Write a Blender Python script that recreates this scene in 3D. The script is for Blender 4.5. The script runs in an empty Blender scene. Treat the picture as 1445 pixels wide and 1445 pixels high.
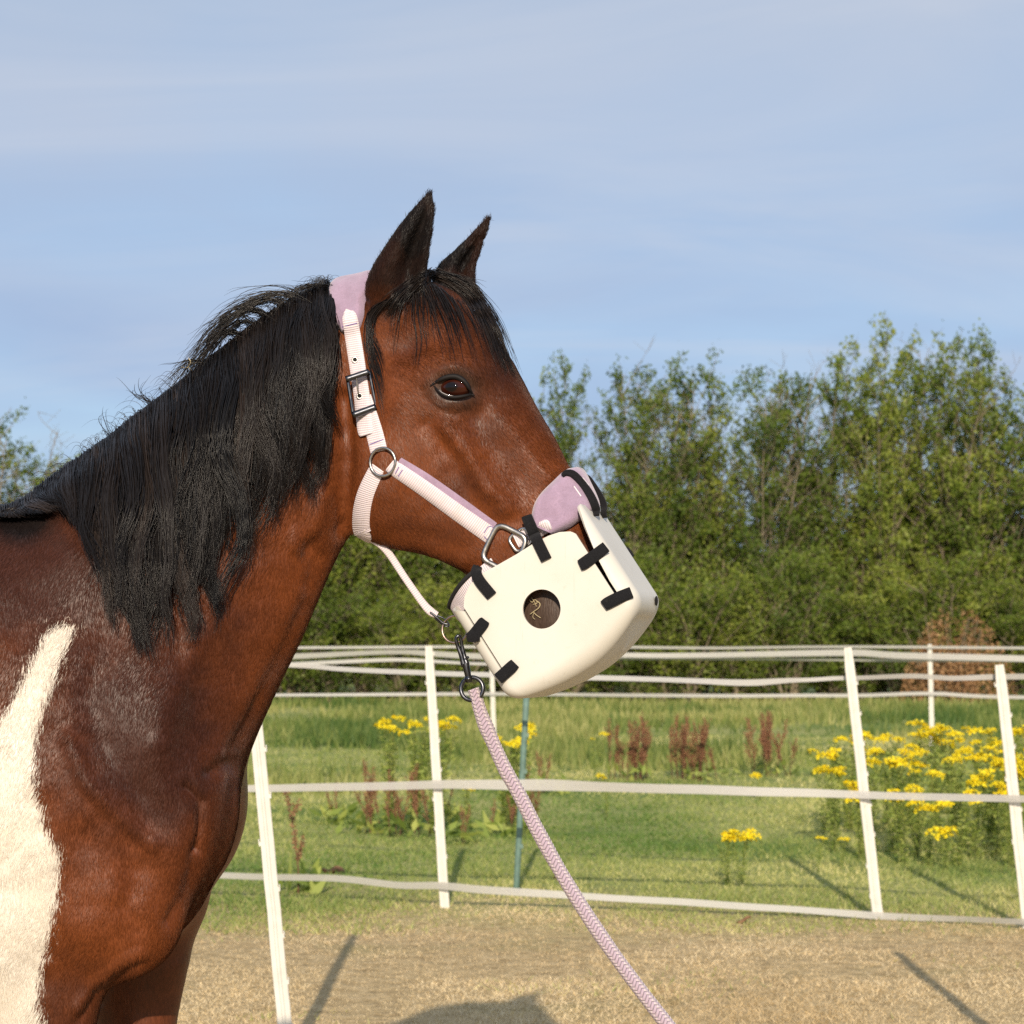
import bpy, bmesh, math, random
import numpy as np
from mathutils import Vector, Matrix
from mathutils.bvhtree import BVHTree

# ------------------------------------------------------------------ camera, sky, sun
sc = bpy.context.scene
COL = sc.collection
FP = 3000.0            # focal length in photo pixels (photo is 1445 wide)
CAMH = 1.2
cam_d = bpy.data.cameras.new('camera')
cam = bpy.data.objects.new('camera', cam_d)
COL.objects.link(cam)
cam.location = (0, 0, CAMH)
cam.rotation_euler = (math.radians(90), 0, 0)
cam_d.sensor_width = 36
cam_d.lens = FP / 1445 * 36
cam_d.shift_y = 192.5 / 1445
cam_d.clip_start = 0.05
cam_d.clip_end = 900
cam_d.dof.use_dof = True
cam_d.dof.focus_distance = 2.98
cam_d.dof.aperture_fstop = 14
sc.camera = cam

SUN_EL, SUN_AZ = math.radians(23), math.radians(2.0)
world = bpy.data.worlds.new('World')
sc.world = world
world.use_nodes = True
wn = world.node_tree
wn.nodes.clear()
def wnode(t, **k):
    n = wn.nodes.new(t)
    for a, b in k.items(): setattr(n, a, b)
    return n
w_out = wnode('ShaderNodeOutputWorld')
w_bg = wnode('ShaderNodeBackground')
w_bg.inputs[1].default_value = 0.108
sky = wnode('ShaderNodeTexSky')
sky.sky_type = 'NISHITA'
sky.sun_disc = False
sky.sun_elevation = SUN_EL
sky.sun_rotation = math.pi + SUN_AZ
sky.air_density = 1.0
sky.dust_density = 0.2
sky.ozone_density = 2.2
w_tc = wnode('ShaderNodeTexCoord')
w_sep = wnode('ShaderNodeSeparateXYZ')
wn.links.new(w_tc.outputs['Generated'], w_sep.inputs[0])
w_add = wnode('ShaderNodeMath', operation='ADD'); w_add.inputs[1].default_value = 0.22
w_max = wnode('ShaderNodeMath', operation='MAXIMUM'); w_max.inputs[1].default_value = 0.12
wn.links.new(w_sep.outputs[2], w_add.inputs[0]); wn.links.new(w_add.outputs[0], w_max.inputs[0])
w_dx = wnode('ShaderNodeMath', operation='DIVIDE'); w_dy = wnode('ShaderNodeMath', operation='DIVIDE')
wn.links.new(w_sep.outputs[0], w_dx.inputs[0]); wn.links.new(w_max.outputs[0], w_dx.inputs[1])
wn.links.new(w_sep.outputs[1], w_dy.inputs[0]); wn.links.new(w_max.outputs[0], w_dy.inputs[1])
w_cmb = wnode('ShaderNodeCombineXYZ')
wn.links.new(w_dx.outputs[0], w_cmb.inputs[0]); wn.links.new(w_dy.outputs[0], w_cmb.inputs[1])
w_noise = wnode('ShaderNodeTexNoise')
w_noise.inputs['Scale'].default_value = 1.5
w_noise.inputs['Detail'].default_value = 7
w_noise.inputs['Roughness'].default_value = 0.5
w_noise.inputs['Distortion'].default_value = 0.5
wn.links.new(w_cmb.outputs[0], w_noise.inputs['Vector'])
w_rmp = wnode('ShaderNodeMapRange'); w_rmp.inputs[1].default_value = 0.36; w_rmp.inputs[2].default_value = 0.72
w_rmp.inputs[3].default_value = 0.0; w_rmp.inputs[4].default_value = 0.55
wn.links.new(w_noise.outputs[0], w_rmp.inputs[0])
# thin high veil: thicker towards the zenith
w_el = wnode('ShaderNodeMapRange'); w_el.inputs[1].default_value = 0.02; w_el.inputs[2].default_value = 0.32
w_el.inputs[3].default_value = 0.62; w_el.inputs[4].default_value = 0.62
wn.links.new(w_sep.outputs[2], w_el.inputs[0])
w_fa = wnode('ShaderNodeMath', operation='ADD', use_clamp=True)
w_mul = wnode('ShaderNodeMath', operation='MULTIPLY')
wn.links.new(w_rmp.outputs[0], w_mul.inputs[0]); w_mul.inputs[1].default_value = 0.6
wn.links.new(w_mul.outputs[0], w_fa.inputs[0]); wn.links.new(w_el.outputs[0], w_fa.inputs[1])
w_mix = wnode('ShaderNodeMixRGB')
w_vc = wnode('ShaderNodeMixRGB'); w_vc.inputs[1].default_value = (2.3, 3.3, 5.5, 1); w_vc.inputs[2].default_value = (3.9, 4.5, 5.6, 1)
w_ve = wnode('ShaderNodeMapRange'); w_ve.inputs[1].default_value = 0.05; w_ve.inputs[2].default_value = 0.28
wn.links.new(w_sep.outputs[2], w_ve.inputs[0]); wn.links.new(w_ve.outputs[0], w_vc.inputs[0]); wn.links.new(w_vc.outputs[0], w_mix.inputs[2])
wn.links.new(w_fa.outputs[0], w_mix.inputs[0])
wn.links.new(sky.outputs[0], w_mix.inputs[1])
w_st = wnode('ShaderNodeMapping'); w_st.inputs['Scale'].default_value = (.55, 1.5, 1); w_st.inputs['Rotation'].default_value = (0, 0, .35)
wn.links.new(w_cmb.outputs[0], w_st.inputs[0])
w_n2 = wnode('ShaderNodeTexNoise'); w_n2.inputs['Scale'].default_value = 2.2; w_n2.inputs['Detail'].default_value = 8; w_n2.inputs['Roughness'].default_value = .55; w_n2.inputs['Distortion'].default_value = .8
wn.links.new(w_st.outputs[0], w_n2.inputs['Vector'])
w_r2 = wnode('ShaderNodeMapRange'); w_r2.inputs[1].default_value = .40; w_r2.inputs[2].default_value = .70; w_r2.inputs[3].default_value = 0; w_r2.inputs[4].default_value = .42
wn.links.new(w_n2.outputs[0], w_r2.inputs[0])
w_m2 = wnode('ShaderNodeMixRGB'); w_m2.inputs[2].default_value = (5.1, 5.4, 6.1, 1)
wn.links.new(w_r2.outputs[0], w_m2.inputs[0]); wn.links.new(w_mix.outputs[0], w_m2.inputs[1])
wn.links.new(w_m2.outputs[0], w_bg.inputs[0])
wn.links.new(w_bg.outputs[0], w_out.inputs[0])

sun_d = bpy.data.lights.new('sun', 'SUN')
sun_d.energy = 4.3
sun_d.angle = math.radians(0.6)
sun_d.color = (1.0, 0.86, 0.68)
sun = bpy.data.objects.new('sun', sun_d)
COL.objects.link(sun)
# light travels towards +Y (away from camera), slightly to +X, downwards
ldir = Vector((math.sin(SUN_AZ) * math.cos(SUN_EL), math.cos(SUN_AZ) * math.cos(SUN_EL), -math.sin(SUN_EL)))
sun.rotation_euler = ldir.to_track_quat('-Z', 'Y').to_euler()
sun.location = (0, -5, 8)

sc.view_settings.view_transform = 'Standard'
sc.view_settings.look = 'None'
sc.view_settings.exposure = 0.22
sc.view_settings.gamma = 1
sc.view_settings.use_curve_mapping = False
sc.render.engine = 'CYCLES'
sc.cycles.max_bounces = 6
sc.cycles.transparent_max_bounces = 12
sc.cycles.use_denoising = False
sc.cycles.sample_clamp_indirect = 4
sc.cycles.use_adaptive_sampling = False

R = random.Random(7)
NR = np.random.default_rng(11)

# ------------------------------------------------------------------ helpers
def P(px, py, y):
    """world point seen at photo pixel (px, py) at depth y"""
    return Vector(((px - 722.5) / FP * y, y, CAMH + (915 - py) / FP * y))
def pix(v):
    v = np.asarray(v)
    return v[..., 0] / v[..., 1] * FP + 722.5, 915 - (v[..., 2] - CAMH) / v[..., 1] * FP
def link(o, parent=None):
    COL.objects.link(o)
    if parent is not None: o.parent = parent
    return o
def tag(o, label=None, cat=None, group=None, kind=None):
    if label: o['label'] = label
    if cat: o['category'] = cat
    if group: o['group'] = group
    if kind: o['kind'] = kind
    return o
def empty(name, loc=(0, 0, 0), label=None, cat=None, group=None):
    o = bpy.data.objects.new(name, None)
    o.empty_display_size = 0.1
    o.location = loc
    link(o)
    return tag(o, label, cat, group)
def copy_tree(o, loc=None, rz=0.0, scale=None, parent=None):
    c = o.copy(); COL.objects.link(c)
    if parent is not None: c.parent = parent
    if loc is not None: c.location = loc
    if rz: c.rotation_euler = (c.rotation_euler[0], c.rotation_euler[1], rz)
    if scale is not None: c.scale = scale
    for ch in list(o.children): copy_tree(ch, parent=c)
    return c
def mesh_np(name, V, F, smooth=True, mats=None, midx=None):
    """V (n,3), F (m,k) single arity"""
    V = np.asarray(V, dtype=np.float32); F = np.asarray(F, dtype=np.int32)
    me = bpy.data.meshes.new(name)
    me.vertices.add(len(V)); me.vertices.foreach_set('co', V.ravel())
    k = F.shape[1]
    me.loops.add(F.size); me.loops.foreach_set('vertex_index', F.ravel())
    me.polygons.add(len(F)); me.polygons.foreach_set('loop_start', np.arange(len(F), dtype=np.int32) * k)
    if midx is not None: me.polygons.foreach_set('material_index', np.asarray(midx, dtype=np.int32))
    me.update(calc_edges=True)
    me.polygons.foreach_set('use_smooth', np.full(len(F), smooth))
    for m in (mats or []): me.materials.append(m)
    return me
def obj_np(name, V, F, mat, parent=None, smooth=True):
    me = mesh_np(name, V, F, smooth, [mat])
    return link(bpy.data.objects.new(name, me), parent)
def obj_pf(name, V, F, mat, parent=None, smooth=True):
    me = bpy.data.meshes.new(name)
    me.from_pydata([tuple(v) for v in V], [], [tuple(f) for f in F])
    me.update()
    me.polygons.foreach_set('use_smooth', np.full(len(me.polygons), smooth))
    me.materials.append(mat)
    return link(bpy.data.objects.new(name, me), parent)
def fattr(me, name, arr, dom='POINT'):
    a = me.attributes.new(name, 'FLOAT', dom)
    a.data.foreach_set('value', np.asarray(arr, dtype=np.float32))
def cattr(me, name, arr, dom='POINT'):
    a = me.attributes.new(name, 'FLOAT_COLOR', dom)
    arr = np.asarray(arr, dtype=np.float32)
    if arr.shape[1] == 3: arr = np.hstack([arr, np.ones((len(arr), 1), np.float32)])
    a.data.foreach_set('color', arr.ravel())
def catmull(pts, n):
    """resample a list of equal-length tuples to n samples"""
    A = np.array([list(p) for p in pts], dtype=float)
    m = len(A)
    E = np.vstack([2 * A[0] - A[1], A, 2 * A[-1] - A[-2]])
    t = np.linspace(0, m - 1 - 1e-9, n)
    i = t.astype(int); f = (t - i)[:, None]
    p0, p1, p2, p3 = E[i], E[i + 1], E[i + 2], E[i + 3]
    return 0.5 * (2 * p1 + (p2 - p0) * f + (2 * p0 - 5 * p1 + 4 * p2 - p3) * f ** 2 + (3 * p1 - p0 - 3 * p2 + p3) * f ** 3)
def arclen_resample(A, step):
    d = np.r_[0, np.cumsum(np.linalg.norm(np.diff(A, axis=0), axis=1))]
    n = max(2, int(d[-1] / step) + 1)
    t = np.linspace(0, d[-1], n)
    return np.stack([np.interp(t, d, A[:, k]) for k in range(A.shape[1])], 1)
def frames(A, closed=False):
    if closed: T = np.roll(A, -1, 0) - np.roll(A, 1, 0)
    else: T = np.gradient(A, axis=0)
    return T / (np.linalg.norm(T, axis=1, keepdims=True) + 1e-12)
def tube_np(A, r, seg=8, closed=False, ref=(0, 1, 0), cap=True, rfun=None):
    """tube verts/faces + uv (u metres, v 0..1) around polyline A with radii r"""
    A = np.asarray(A, float); n = len(A)
    r = np.broadcast_to(np.asarray(r, float), (n,))
    T = frames(A, closed)
    N = np.zeros_like(A); cur = np.array(ref, float)
    for i in range(n):
        cur = cur - T[i] * cur.dot(T[i])
        if np.linalg.norm(cur) < 1e-6: cur = np.cross(T[i], (1, 0.3, 0.2))
        cur /= np.linalg.norm(cur); N[i] = cur
    B = np.cross(T, N)
    ang = np.linspace(0, 2 * math.pi, seg, endpoint=False)
    rr = r[:, None] * np.ones(seg)
    if rfun is not None: rr = rr * rfun(n, ang)
    V = A[:, None] + N[:, None] * (np.cos(ang) * 1)[None, :, None] * rr[..., None] + B[:, None] * np.sin(ang)[None, :, None] * rr[..., None]
    V = V.reshape(-1, 3)
    F = []
    m = n if closed else n - 1
    idx = np.arange(n * seg).reshape(n, seg)
    nx = np.roll(idx, -1, 0)[:m]; a = idx[:m]
    F = np.stack([a, np.roll(a, -1, 1), np.roll(nx, -1, 1), nx], -1).reshape(-1, 4)
    Fl = F.tolist()
    if cap and not closed:
        Fl.append(list(idx[0][::-1])); Fl.append(list(idx[-1]))
    return V, Fl
def obj_tube(name, pts, r, mat, parent=None, seg=8, closed=False, n=None, ref=(0, 1, 0)):
    A = np.array([list(p) for p in pts], float)
    if n: A = catmull(A, n) if not closed else A
    V, F = tube_np(A, r, seg, closed, ref)
    return obj_pf(name, V, F, mat, parent)
def circle_pts(c, u, v, ru, rv, n, power=1.0):
    t = np.linspace(0, 2 * math.pi, n, endpoint=False)
    cu = np.sign(np.cos(t)) * np.abs(np.cos(t)) ** power
    sv = np.sign(np.sin(t)) * np.abs(np.sin(t)) ** power
    return np.array(c)[None] + np.outer(cu * ru, u) + np.outer(sv * rv, v)
def vnoise(x, y, seed=0):
    """smooth 2-D value noise, numpy"""
    xi = np.floor(x).astype(np.int64); yi = np.floor(y).astype(np.int64)
    fx = x - xi; fy = y - yi
    fx = fx * fx * (3 - 2 * fx); fy = fy * fy * (3 - 2 * fy)
    def h(a, b):
        n = (a * 374761393 + b * 668265263 + seed * 974634777) & 0x7fffffff
        n = ((n ^ (n >> 13)) * 1274126177) & 0x7fffffff
        return ((n ^ (n >> 16)) & 0xffff) / 65535.0
    return (h(xi, yi) * (1 - fx) + h(xi + 1, yi) * fx) * (1 - fy) + (h(xi, yi + 1) * (1 - fx) + h(xi + 1, yi + 1) * fx) * fy

# ------------------------------------------------------------------ materials
class Mat:
    def __init__(s, name):
        s.m = bpy.data.materials.new(name); s.m.use_nodes = True
        s.t = s.m.node_tree; s.b = s.t.nodes['Principled BSDF']; s.o = s.t.nodes['Material Output']
    def n(s, t, **k):
        x = s.t.nodes.new(t)
        for a, b in k.items(): setattr(x, a, b)
        return x
    def l(s, a, b): s.t.links.new(a, b)
    def set(s, **k):
        names = {'rough': 'Roughness', 'spec': 'Specular IOR Level', 'metal': 'Metallic', 'sheen': 'Sheen Weight', 'sheenr': 'Sheen Roughness',
                 'coat': 'Coat Weight', 'coatr': 'Coat Roughness', 'sss': 'Subsurface Weight'}
        for a, b in k.items():
            if a == 'color': s.b.inputs['Base Color'].default_value = (*b, 1)
            else: s.b.inputs[names[a]].default_value = b
        return s
    def noise(s, scale, detail=4, rough=0.55, vec=None, dist=0.0):
        x = s.n('ShaderNodeTexNoise')
        x.inputs['Scale'].default_value = scale; x.inputs['Detail'].default_value = detail
        x.inputs['Roughness'].default_value = rough; x.inputs['Distortion'].default_value = dist
        if vec is not None: s.l(vec, x.inputs['Vector'])
        return x.outputs[0]
    def obj(s): return s.n('ShaderNodeTexCoord').outputs['Object']
    def uv(s): return s.n('ShaderNodeTexCoord').outputs['UV']
    def attr(s, name, out='Fac'):
        x = s.n('ShaderNodeAttribute'); x.attribute_name = name; return x.outputs[out]
    def mapping(s, vec, scale=(1, 1, 1), rot=(0, 0, 0), loc=(0, 0, 0)):
        x = s.n('ShaderNodeMapping'); s.l(vec, x.inputs[0])
        x.inputs['Scale'].default_value = scale; x.inputs['Rotation'].default_value = rot; x.inputs['Location'].default_value = loc
        return x.outputs[0]
    def ramp(s, fac, stops, interp='LINEAR'):
        x = s.n('ShaderNodeValToRGB'); s.l(fac, x.inputs[0]); cr = x.color_ramp; cr.interpolation = interp
        while len(cr.elements) < len(stops): cr.elements.new(0.5)
        for e, (p, c) in zip(cr.elements, stops):
            e.position = p; e.color = (*c, 1) if len(c) == 3 else c
        return x.outputs[0]
    def mix(s, fac, a, b, blend='MIX'):
        x = s.n('ShaderNodeMixRGB', blend_type=blend)
        for i, v in enumerate((fac, a, b)):
            if hasattr(v, 'is_linked') or hasattr(v, 'links'): s.l(v, x.inputs[i])
            elif isinstance(v, (int, float)): x.inputs[i].default_value = v if i == 0 else (v, v, v, 1)
            else: x.inputs[i].default_value = (*v, 1)
        return x.outputs[0]
    def math(s, op, a, b=0.0, clamp=False):
        x = s.n('ShaderNodeMath', operation=op, use_clamp=clamp)
        for i, v in enumerate((a, b)):
            if hasattr(v, 'links'): s.l(v, x.inputs[i])
            else: x.inputs[i].default_value = v
        return x.outputs[0]
    def rng(s, v, a, b, c=0.0, d=1.0):
        x = s.n('ShaderNodeMapRange'); s.l(v, x.inputs[0])
        for i, q in enumerate((a, b, c, d)): x.inputs[i + 1].default_value = q
        return x.outputs[0]
    def bump(s, h, strength=0.3, dist=0.002, prev=None):
        x = s.n('ShaderNodeBump'); x.inputs['Strength'].default_value = strength; x.inputs['Distance'].default_value = dist
        s.l(h, x.inputs['Height'])
        if prev is not None: s.l(prev, x.inputs['Normal'])
        s.l(x.outputs[0], s.b.inputs['Normal']); return x.outputs[0]
    def color(s, out): s.l(out, s.b.inputs['Base Color']); return s

def mat_coat():
    m = Mat('coat'); m.set(rough=0.40, spec=0.30, sheen=0.0, sheenr=0.3)
    ob = m.obj()
    hv = m.mapping(ob, (380, 380, 85), (0, math.radians(-18), 0))
    streak = m.noise(1.0, 3, 0.6, hv, 0.6)
    hv2 = m.mapping(ob, (80, 80, 17), (0, math.radians(-18), 0))
    streak2 = m.noise(1.0, 4, 0.6, hv2)
    blot = m.noise(9, 4, 0.55, ob)
    base = m.attr('coat_colour', 'Color')
    c = m.mix(m.rng(blot, 0.32, 0.72), m.mix(1.0, base, (0.72, 0.68, 0.66), 'MULTIPLY'), m.mix(1.0, base, (1.28, 1.22, 1.15), 'MULTIPLY'))
    c = m.mix(m.rng(streak, 0.3, 0.7), m.mix(1.0, c, (0.70, 0.68, 0.68), 'MULTIPLY'), m.mix(1.0, c, (1.28, 1.27, 1.26), 'MULTIPLY'))
    # white patch with a feathery hair edge
    wd = m.attr('white_edge')
    k = m.math('ADD', m.math('MULTIPLY', wd, 0.13), m.math('MULTIPLY', m.math('SUBTRACT', streak2, 0.5), 6.0))
    k = m.math('ADD', k, m.math('MULTIPLY', m.math('SUBTRACT', streak, 0.5), 5.5))
    wf = m.math('ADD', m.math('MULTIPLY', k, 0.42), 0.5, clamp=True)
    wcol = m.mix(m.rng(streak, 0.3, 0.7), (0.66, 0.60, 0.52), (0.86, 0.82, 0.75))
    wcol = m.mix(m.rng(blot, 0.4, 0.75), wcol, m.mix(1.0, wcol, (0.95, 0.86, 0.76), 'MULTIPLY'))
    c = m.mix(wf, c, wcol)
    m.color(c)
    b = m.bump(streak, 0.36, 0.0020)
    m.bump(streak2, 0.07, 0.003, b)
    m.l(m.rng(streak, 0.3, 0.7, 0.36, 0.48), m.b.inputs['Roughness'])
    m.l(m.rng(m.attr('matte'), 0, 1, .30, .04), m.b.inputs['Specular IOR Level'])
    return m.m
def mat_hair(name, c0, c1, rough=0.42):
    m = Mat(name); m.set(rough=rough, spec=0.30)
    r = m.attr('strand')
    c = m.ramp(r, [(0.0, c0), (0.75, tuple(0.5 * (a + b) for a, b in zip(c0, c1))), (1.0, c1)])
    m.color(c)
    return m.m
def mat_webbing():
    m = Mat('webbing'); m.set(rough=0.75, spec=0.25, sheen=0.3)
    uv = m.uv()
    sep = m.n('ShaderNodeSeparateXYZ'); m.l(uv, sep.inputs[0])
    u, v = sep.outputs[0], sep.outputs[1]
    w = m.math('SINE', m.math('MULTIPLY', u, 2 * math.pi / 0.0032))
    w01 = m.math('ADD', m.math('MULTIPLY', w, 0.5), 0.5)
    w4 = m.math('ADD', m.math('MULTIPLY', m.math('SINE', m.math('MULTIPLY', v, 2 * math.pi * 9)), 0.5), 0.5)
    base = m.mix(w01, (0.58, 0.49, 0.56), (0.80, 0.72, 0.72))
    dirt = m.noise(22, 4, 0.6, m.obj())
    base = m.mix(m.rng(dirt, 0.58, 0.78, 0, 0.45), base, (0.55, 0.44, 0.34))
    m.color(base)
    b = m.bump(w01, 0.7, 0.0007)
    m.bump(w4, 0.25, 0.0004, b)
    return m.m
def mat_fleece(name, c):
    m = Mat(name); m.set(rough=0.95, spec=0.1, sheen=0.5, sheenr=0.6)
    ob = m.obj(); a = m.noise(420, 3, 0.7, ob); b = m.noise(45, 4, 0.6, ob)
    col = m.mix(m.rng(b, 0.3, 0.7), tuple(x * 0.82 for x in c), tuple(min(1, x * 1.12) for x in c))
    col = m.mix(m.rng(a, 0.35, 0.65, 0, 0.35), col, tuple(x * 0.6 for x in c))
    m.color(col); p = m.bump(a, 0.6, 0.0015); m.bump(b, 0.5, 0.004, p); return m.m
def mat_metal(name, c, rough=0.28):
    m = Mat(name); m.set(color=c, metal=1.0, rough=rough)
    n = m.noise(120, 3, 0.5, m.obj()); m.l(m.rng(n, 0.3, 0.7, rough * 0.7, rough * 1.6), m.b.inputs['Roughness']); return m.m
def mat_plain(name, c, rough=0.6, spec=0.5, var=0.15, scale=30, bump=0.0, bscale=200):
    m = Mat(name); m.set(rough=rough, spec=spec)
    n = m.noise(scale, 5, 0.6, m.obj())
    m.color(m.mix(m.rng(n, 0.3, 0.7), tuple(x * (1 - var) for x in c), tuple(min(1, x * (1 + var)) for x in c)))
    if bump: m.bump(m.noise(bscale, 3, 0.6, m.obj()), bump, 0.001)
    return m.m
def mat_shell():
    m = Mat('shell_plastic'); m.set(rough=0.5, spec=0.35, sss=0.0)
    ob = m.obj(); n = m.noise(7, 5, 0.6, ob)
    c = m.mix(m.rng(n, 0.3, 0.7), (0.59, 0.57, 0.51), (0.66, 0.64, 0.585))
    d = m.noise(60, 5, 0.7, ob)
    c = m.mix(m.rng(d, 0.60, 0.78, 0, 0.30), c, (0.40, 0.35, 0.26))
    sc2 = m.noise(1.0, 3, 0.6, m.mapping(ob, (240, 240, 12), (0, .6, 0)))
    c = m.mix(m.rng(sc2, 0.64, 0.72, 0, 0.22), c, (0.42, 0.38, 0.30))
    m.color(c); p = m.bump(m.noise(900, 2, 0.6, ob), 0.10, 0.0005); m.bump(m.noise(26, 4, 0.5, ob), 0.12, 0.002, p); return m.m
def mat_velcro():
    m = Mat('hook_and_loop'); m.set(rough=0.9, spec=0.2, sheen=0.05, sheenr=0.5)
    a = m.noise(1500, 2, 0.6, m.obj()); b = m.noise(60, 4, 0.6, m.obj())
    c = m.mix(m.rng(a, 0.4, 0.7, 0, 0.8), (0.0045, 0.0045, 0.0055), (0.022, 0.022, 0.026))
    c = m.mix(m.rng(b, 0.64, 0.8, 0, 0.35), c, (0.06, 0.055, 0.05))
    m.color(c); m.bump(a, 0.8, 0.001); return m.m
def mat_rope():
    m = Mat('braid'); m.set(rough=0.85, spec=0.2, sheen=0.3)
    sep = m.n('ShaderNodeSeparateXYZ'); m.l(m.uv(), sep.inputs[0])
    u, v = sep.outputs[0], sep.outputs[1]      # u metres along, v 0..1 around
    # braid cells as crossing diagonals
    k = 2 * math.pi / 0.020
    tri = m.math('ABSOLUTE', m.math('SUBTRACT', m.math('FRACT', m.math('ADD', m.math('MULTIPLY', v, 4.0), 0.25)), 0.5))
    ph = m.math('FRACT', m.math('ADD', m.math('MULTIPLY', u, 1 / 0.0060), m.math('MULTIPLY', tri, 1.6)))
    centre = m.math('ABSOLUTE', m.math('SUBTRACT', m.math('FRACT', m.math('MULTIPLY', v, 2.0)), 0.5))
    zig = m.math('ADD', centre, m.math('MULTIPLY', m.math('SUBTRACT', m.math('PINGPONG', m.math('MULTIPLY', u, 1 / 0.0060), 0.5), 0.25), 0.22))
    cream = m.rng(zig, 0.085, 0.11, 1, 0)
    ed = m.rng(m.math('ABSOLUTE', m.math('SUBTRACT', zig, 0.28)), 0.03, 0.045, 1, 0)
    cream = m.math('MAXIMUM', cream, m.math('MULTIPLY', ed, 0.75))
    cell = m.rng(m.math('ABSOLUTE', m.math('SUBTRACT', ph, 0.5)), 0.30, 0.5, 0, 1)
    c = m.mix(cream, (0.43, 0.345, 0.42), (0.63, 0.56, 0.54))
    c = m.mix(m.math('MULTIPLY', cell, 0.4), c, m.mix(1.0, c, (0.35, 0.33, 0.36), 'MULTIPLY'))
    fz = m.noise(700, 3, 0.7, m.obj())
    c = m.mix(m.rng(fz, 0.35, 0.7, 0, 0.45), c, m.mix(1.0, c, (1.35, 1.3, 1.3), 'MULTIPLY'))
    m.color(c)
    b = m.bump(m.math('SUBTRACT', 1.0, cell), 0.9, 0.0015); m.bump(fz, 0.5, 0.0008, b)
    return m.m
def mat_leaf(name, c0, c1, c2, trans=0.35, rough=0.5, tint=0.0):
    m = Mat(name); m.set(rough=rough, spec=0.3)
    r = m.attr('rnd')
    if tint:
        oi = m.n('ShaderNodeObjectInfo'); r = m.math('ADD', r, m.math('MULTIPLY', m.math('SUBTRACT', oi.outputs['Random'], .5), tint), clamp=True)
    c = m.ramp(r, [(0.0, c0), (0.5, c1), (1.0, c2)])
    m.color(c)
    if trans:
        t = m.n('ShaderNodeBsdfTranslucent'); m.l(m.mix(1.0, c, (1.2, 1.25, 0.7), 'MULTIPLY'), t.inputs[0])
        x = m.n('ShaderNodeMixShader'); x.inputs[0].default_value = trans
        m.l(m.b.outputs[0], x.inputs[1]); m.l(t.outputs[0], x.inputs[2]); m.l(x.outputs[0], m.o.inputs[0])
    return m.m
def mat_tape(name='tape'):
    m = Mat(name); m.set(rough=0.55, spec=0.4)
    sep = m.n('ShaderNodeSeparateXYZ'); m.l(m.uv(), sep.inputs[0])
    s = m.math('ADD', m.math('MULTIPLY', m.math('SINE', m.math('MULTIPLY', sep.outputs[1], 2 * math.pi * 9)), 0.5), 0.5)
    m.color(m.mix(s, (0.40, 0.395, 0.38), (0.60, 0.59, 0.56)))
    tr = m.n('ShaderNodeBsdfTransparent'); x = m.n('ShaderNodeMixShader')
    m.l(m.rng(s, 0, 1, 0.45, 0.18), x.inputs[0])
    m.l(m.b.outputs[0], x.inputs[1]); m.l(tr.outputs[0], x.inputs[2]); m.l(x.outputs[0], m.o.inputs[0])
    return m.m

M_coat = mat_coat()
M_mane = mat_hair('mane_hair', (0.003, 0.0028, 0.0032), (0.030, 0.021, 0.017), 0.32)
M_fuzz = mat_hair('ear_fuzz', (0.012, 0.009, 0.008), (0.05, 0.03, 0.02), 0.6)
M_web = mat_webbing()
M_thread = mat_plain('thread', (0.16, 0.11, 0.30), 0.8)
M_threadw = mat_plain('white_thread', (0.78, 0.72, 0.74), 0.8)
M_fleece = mat_fleece('fleece', (0.36, 0.255, 0.36))
M_binding = mat_plain('black_binding', (0.012, 0.012, 0.013), 0.9)
M_gun = mat_metal('gunmetal', (0.095, 0.10, 0.115), 0.28)
M_steel = mat_metal('steel', (0.42, 0.40, 0.38), 0.3)
M_copper = mat_metal('worn_ring', (0.40, 0.30, 0.26), 0.3)
M_shell = mat_shell()
M_velcro = mat_velcro()
M_rope = mat_rope()
M_straw = mat_plain('straw', (0.46, 0.38, 0.22), 0.7)
M_dark = mat_plain('eye_rim', (0.010, 0.008, 0.008), 0.6, .2)
M_lid = mat_plain('eyelid_skin', (0.055, 0.030, 0.020), 0.6, 0.3, 0.3, 80, 0.5, 300)
M_post = mat_plain('post_plastic', (0.66, 0.64, 0.58), 0.5, 0.4, 0.08, 20)
M_tape = mat_tape()
M_greenpost = mat_plain('green_stake', (0.12, 0.20, 0.17), 0.55, 0.4, 0.2, 30)

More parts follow.
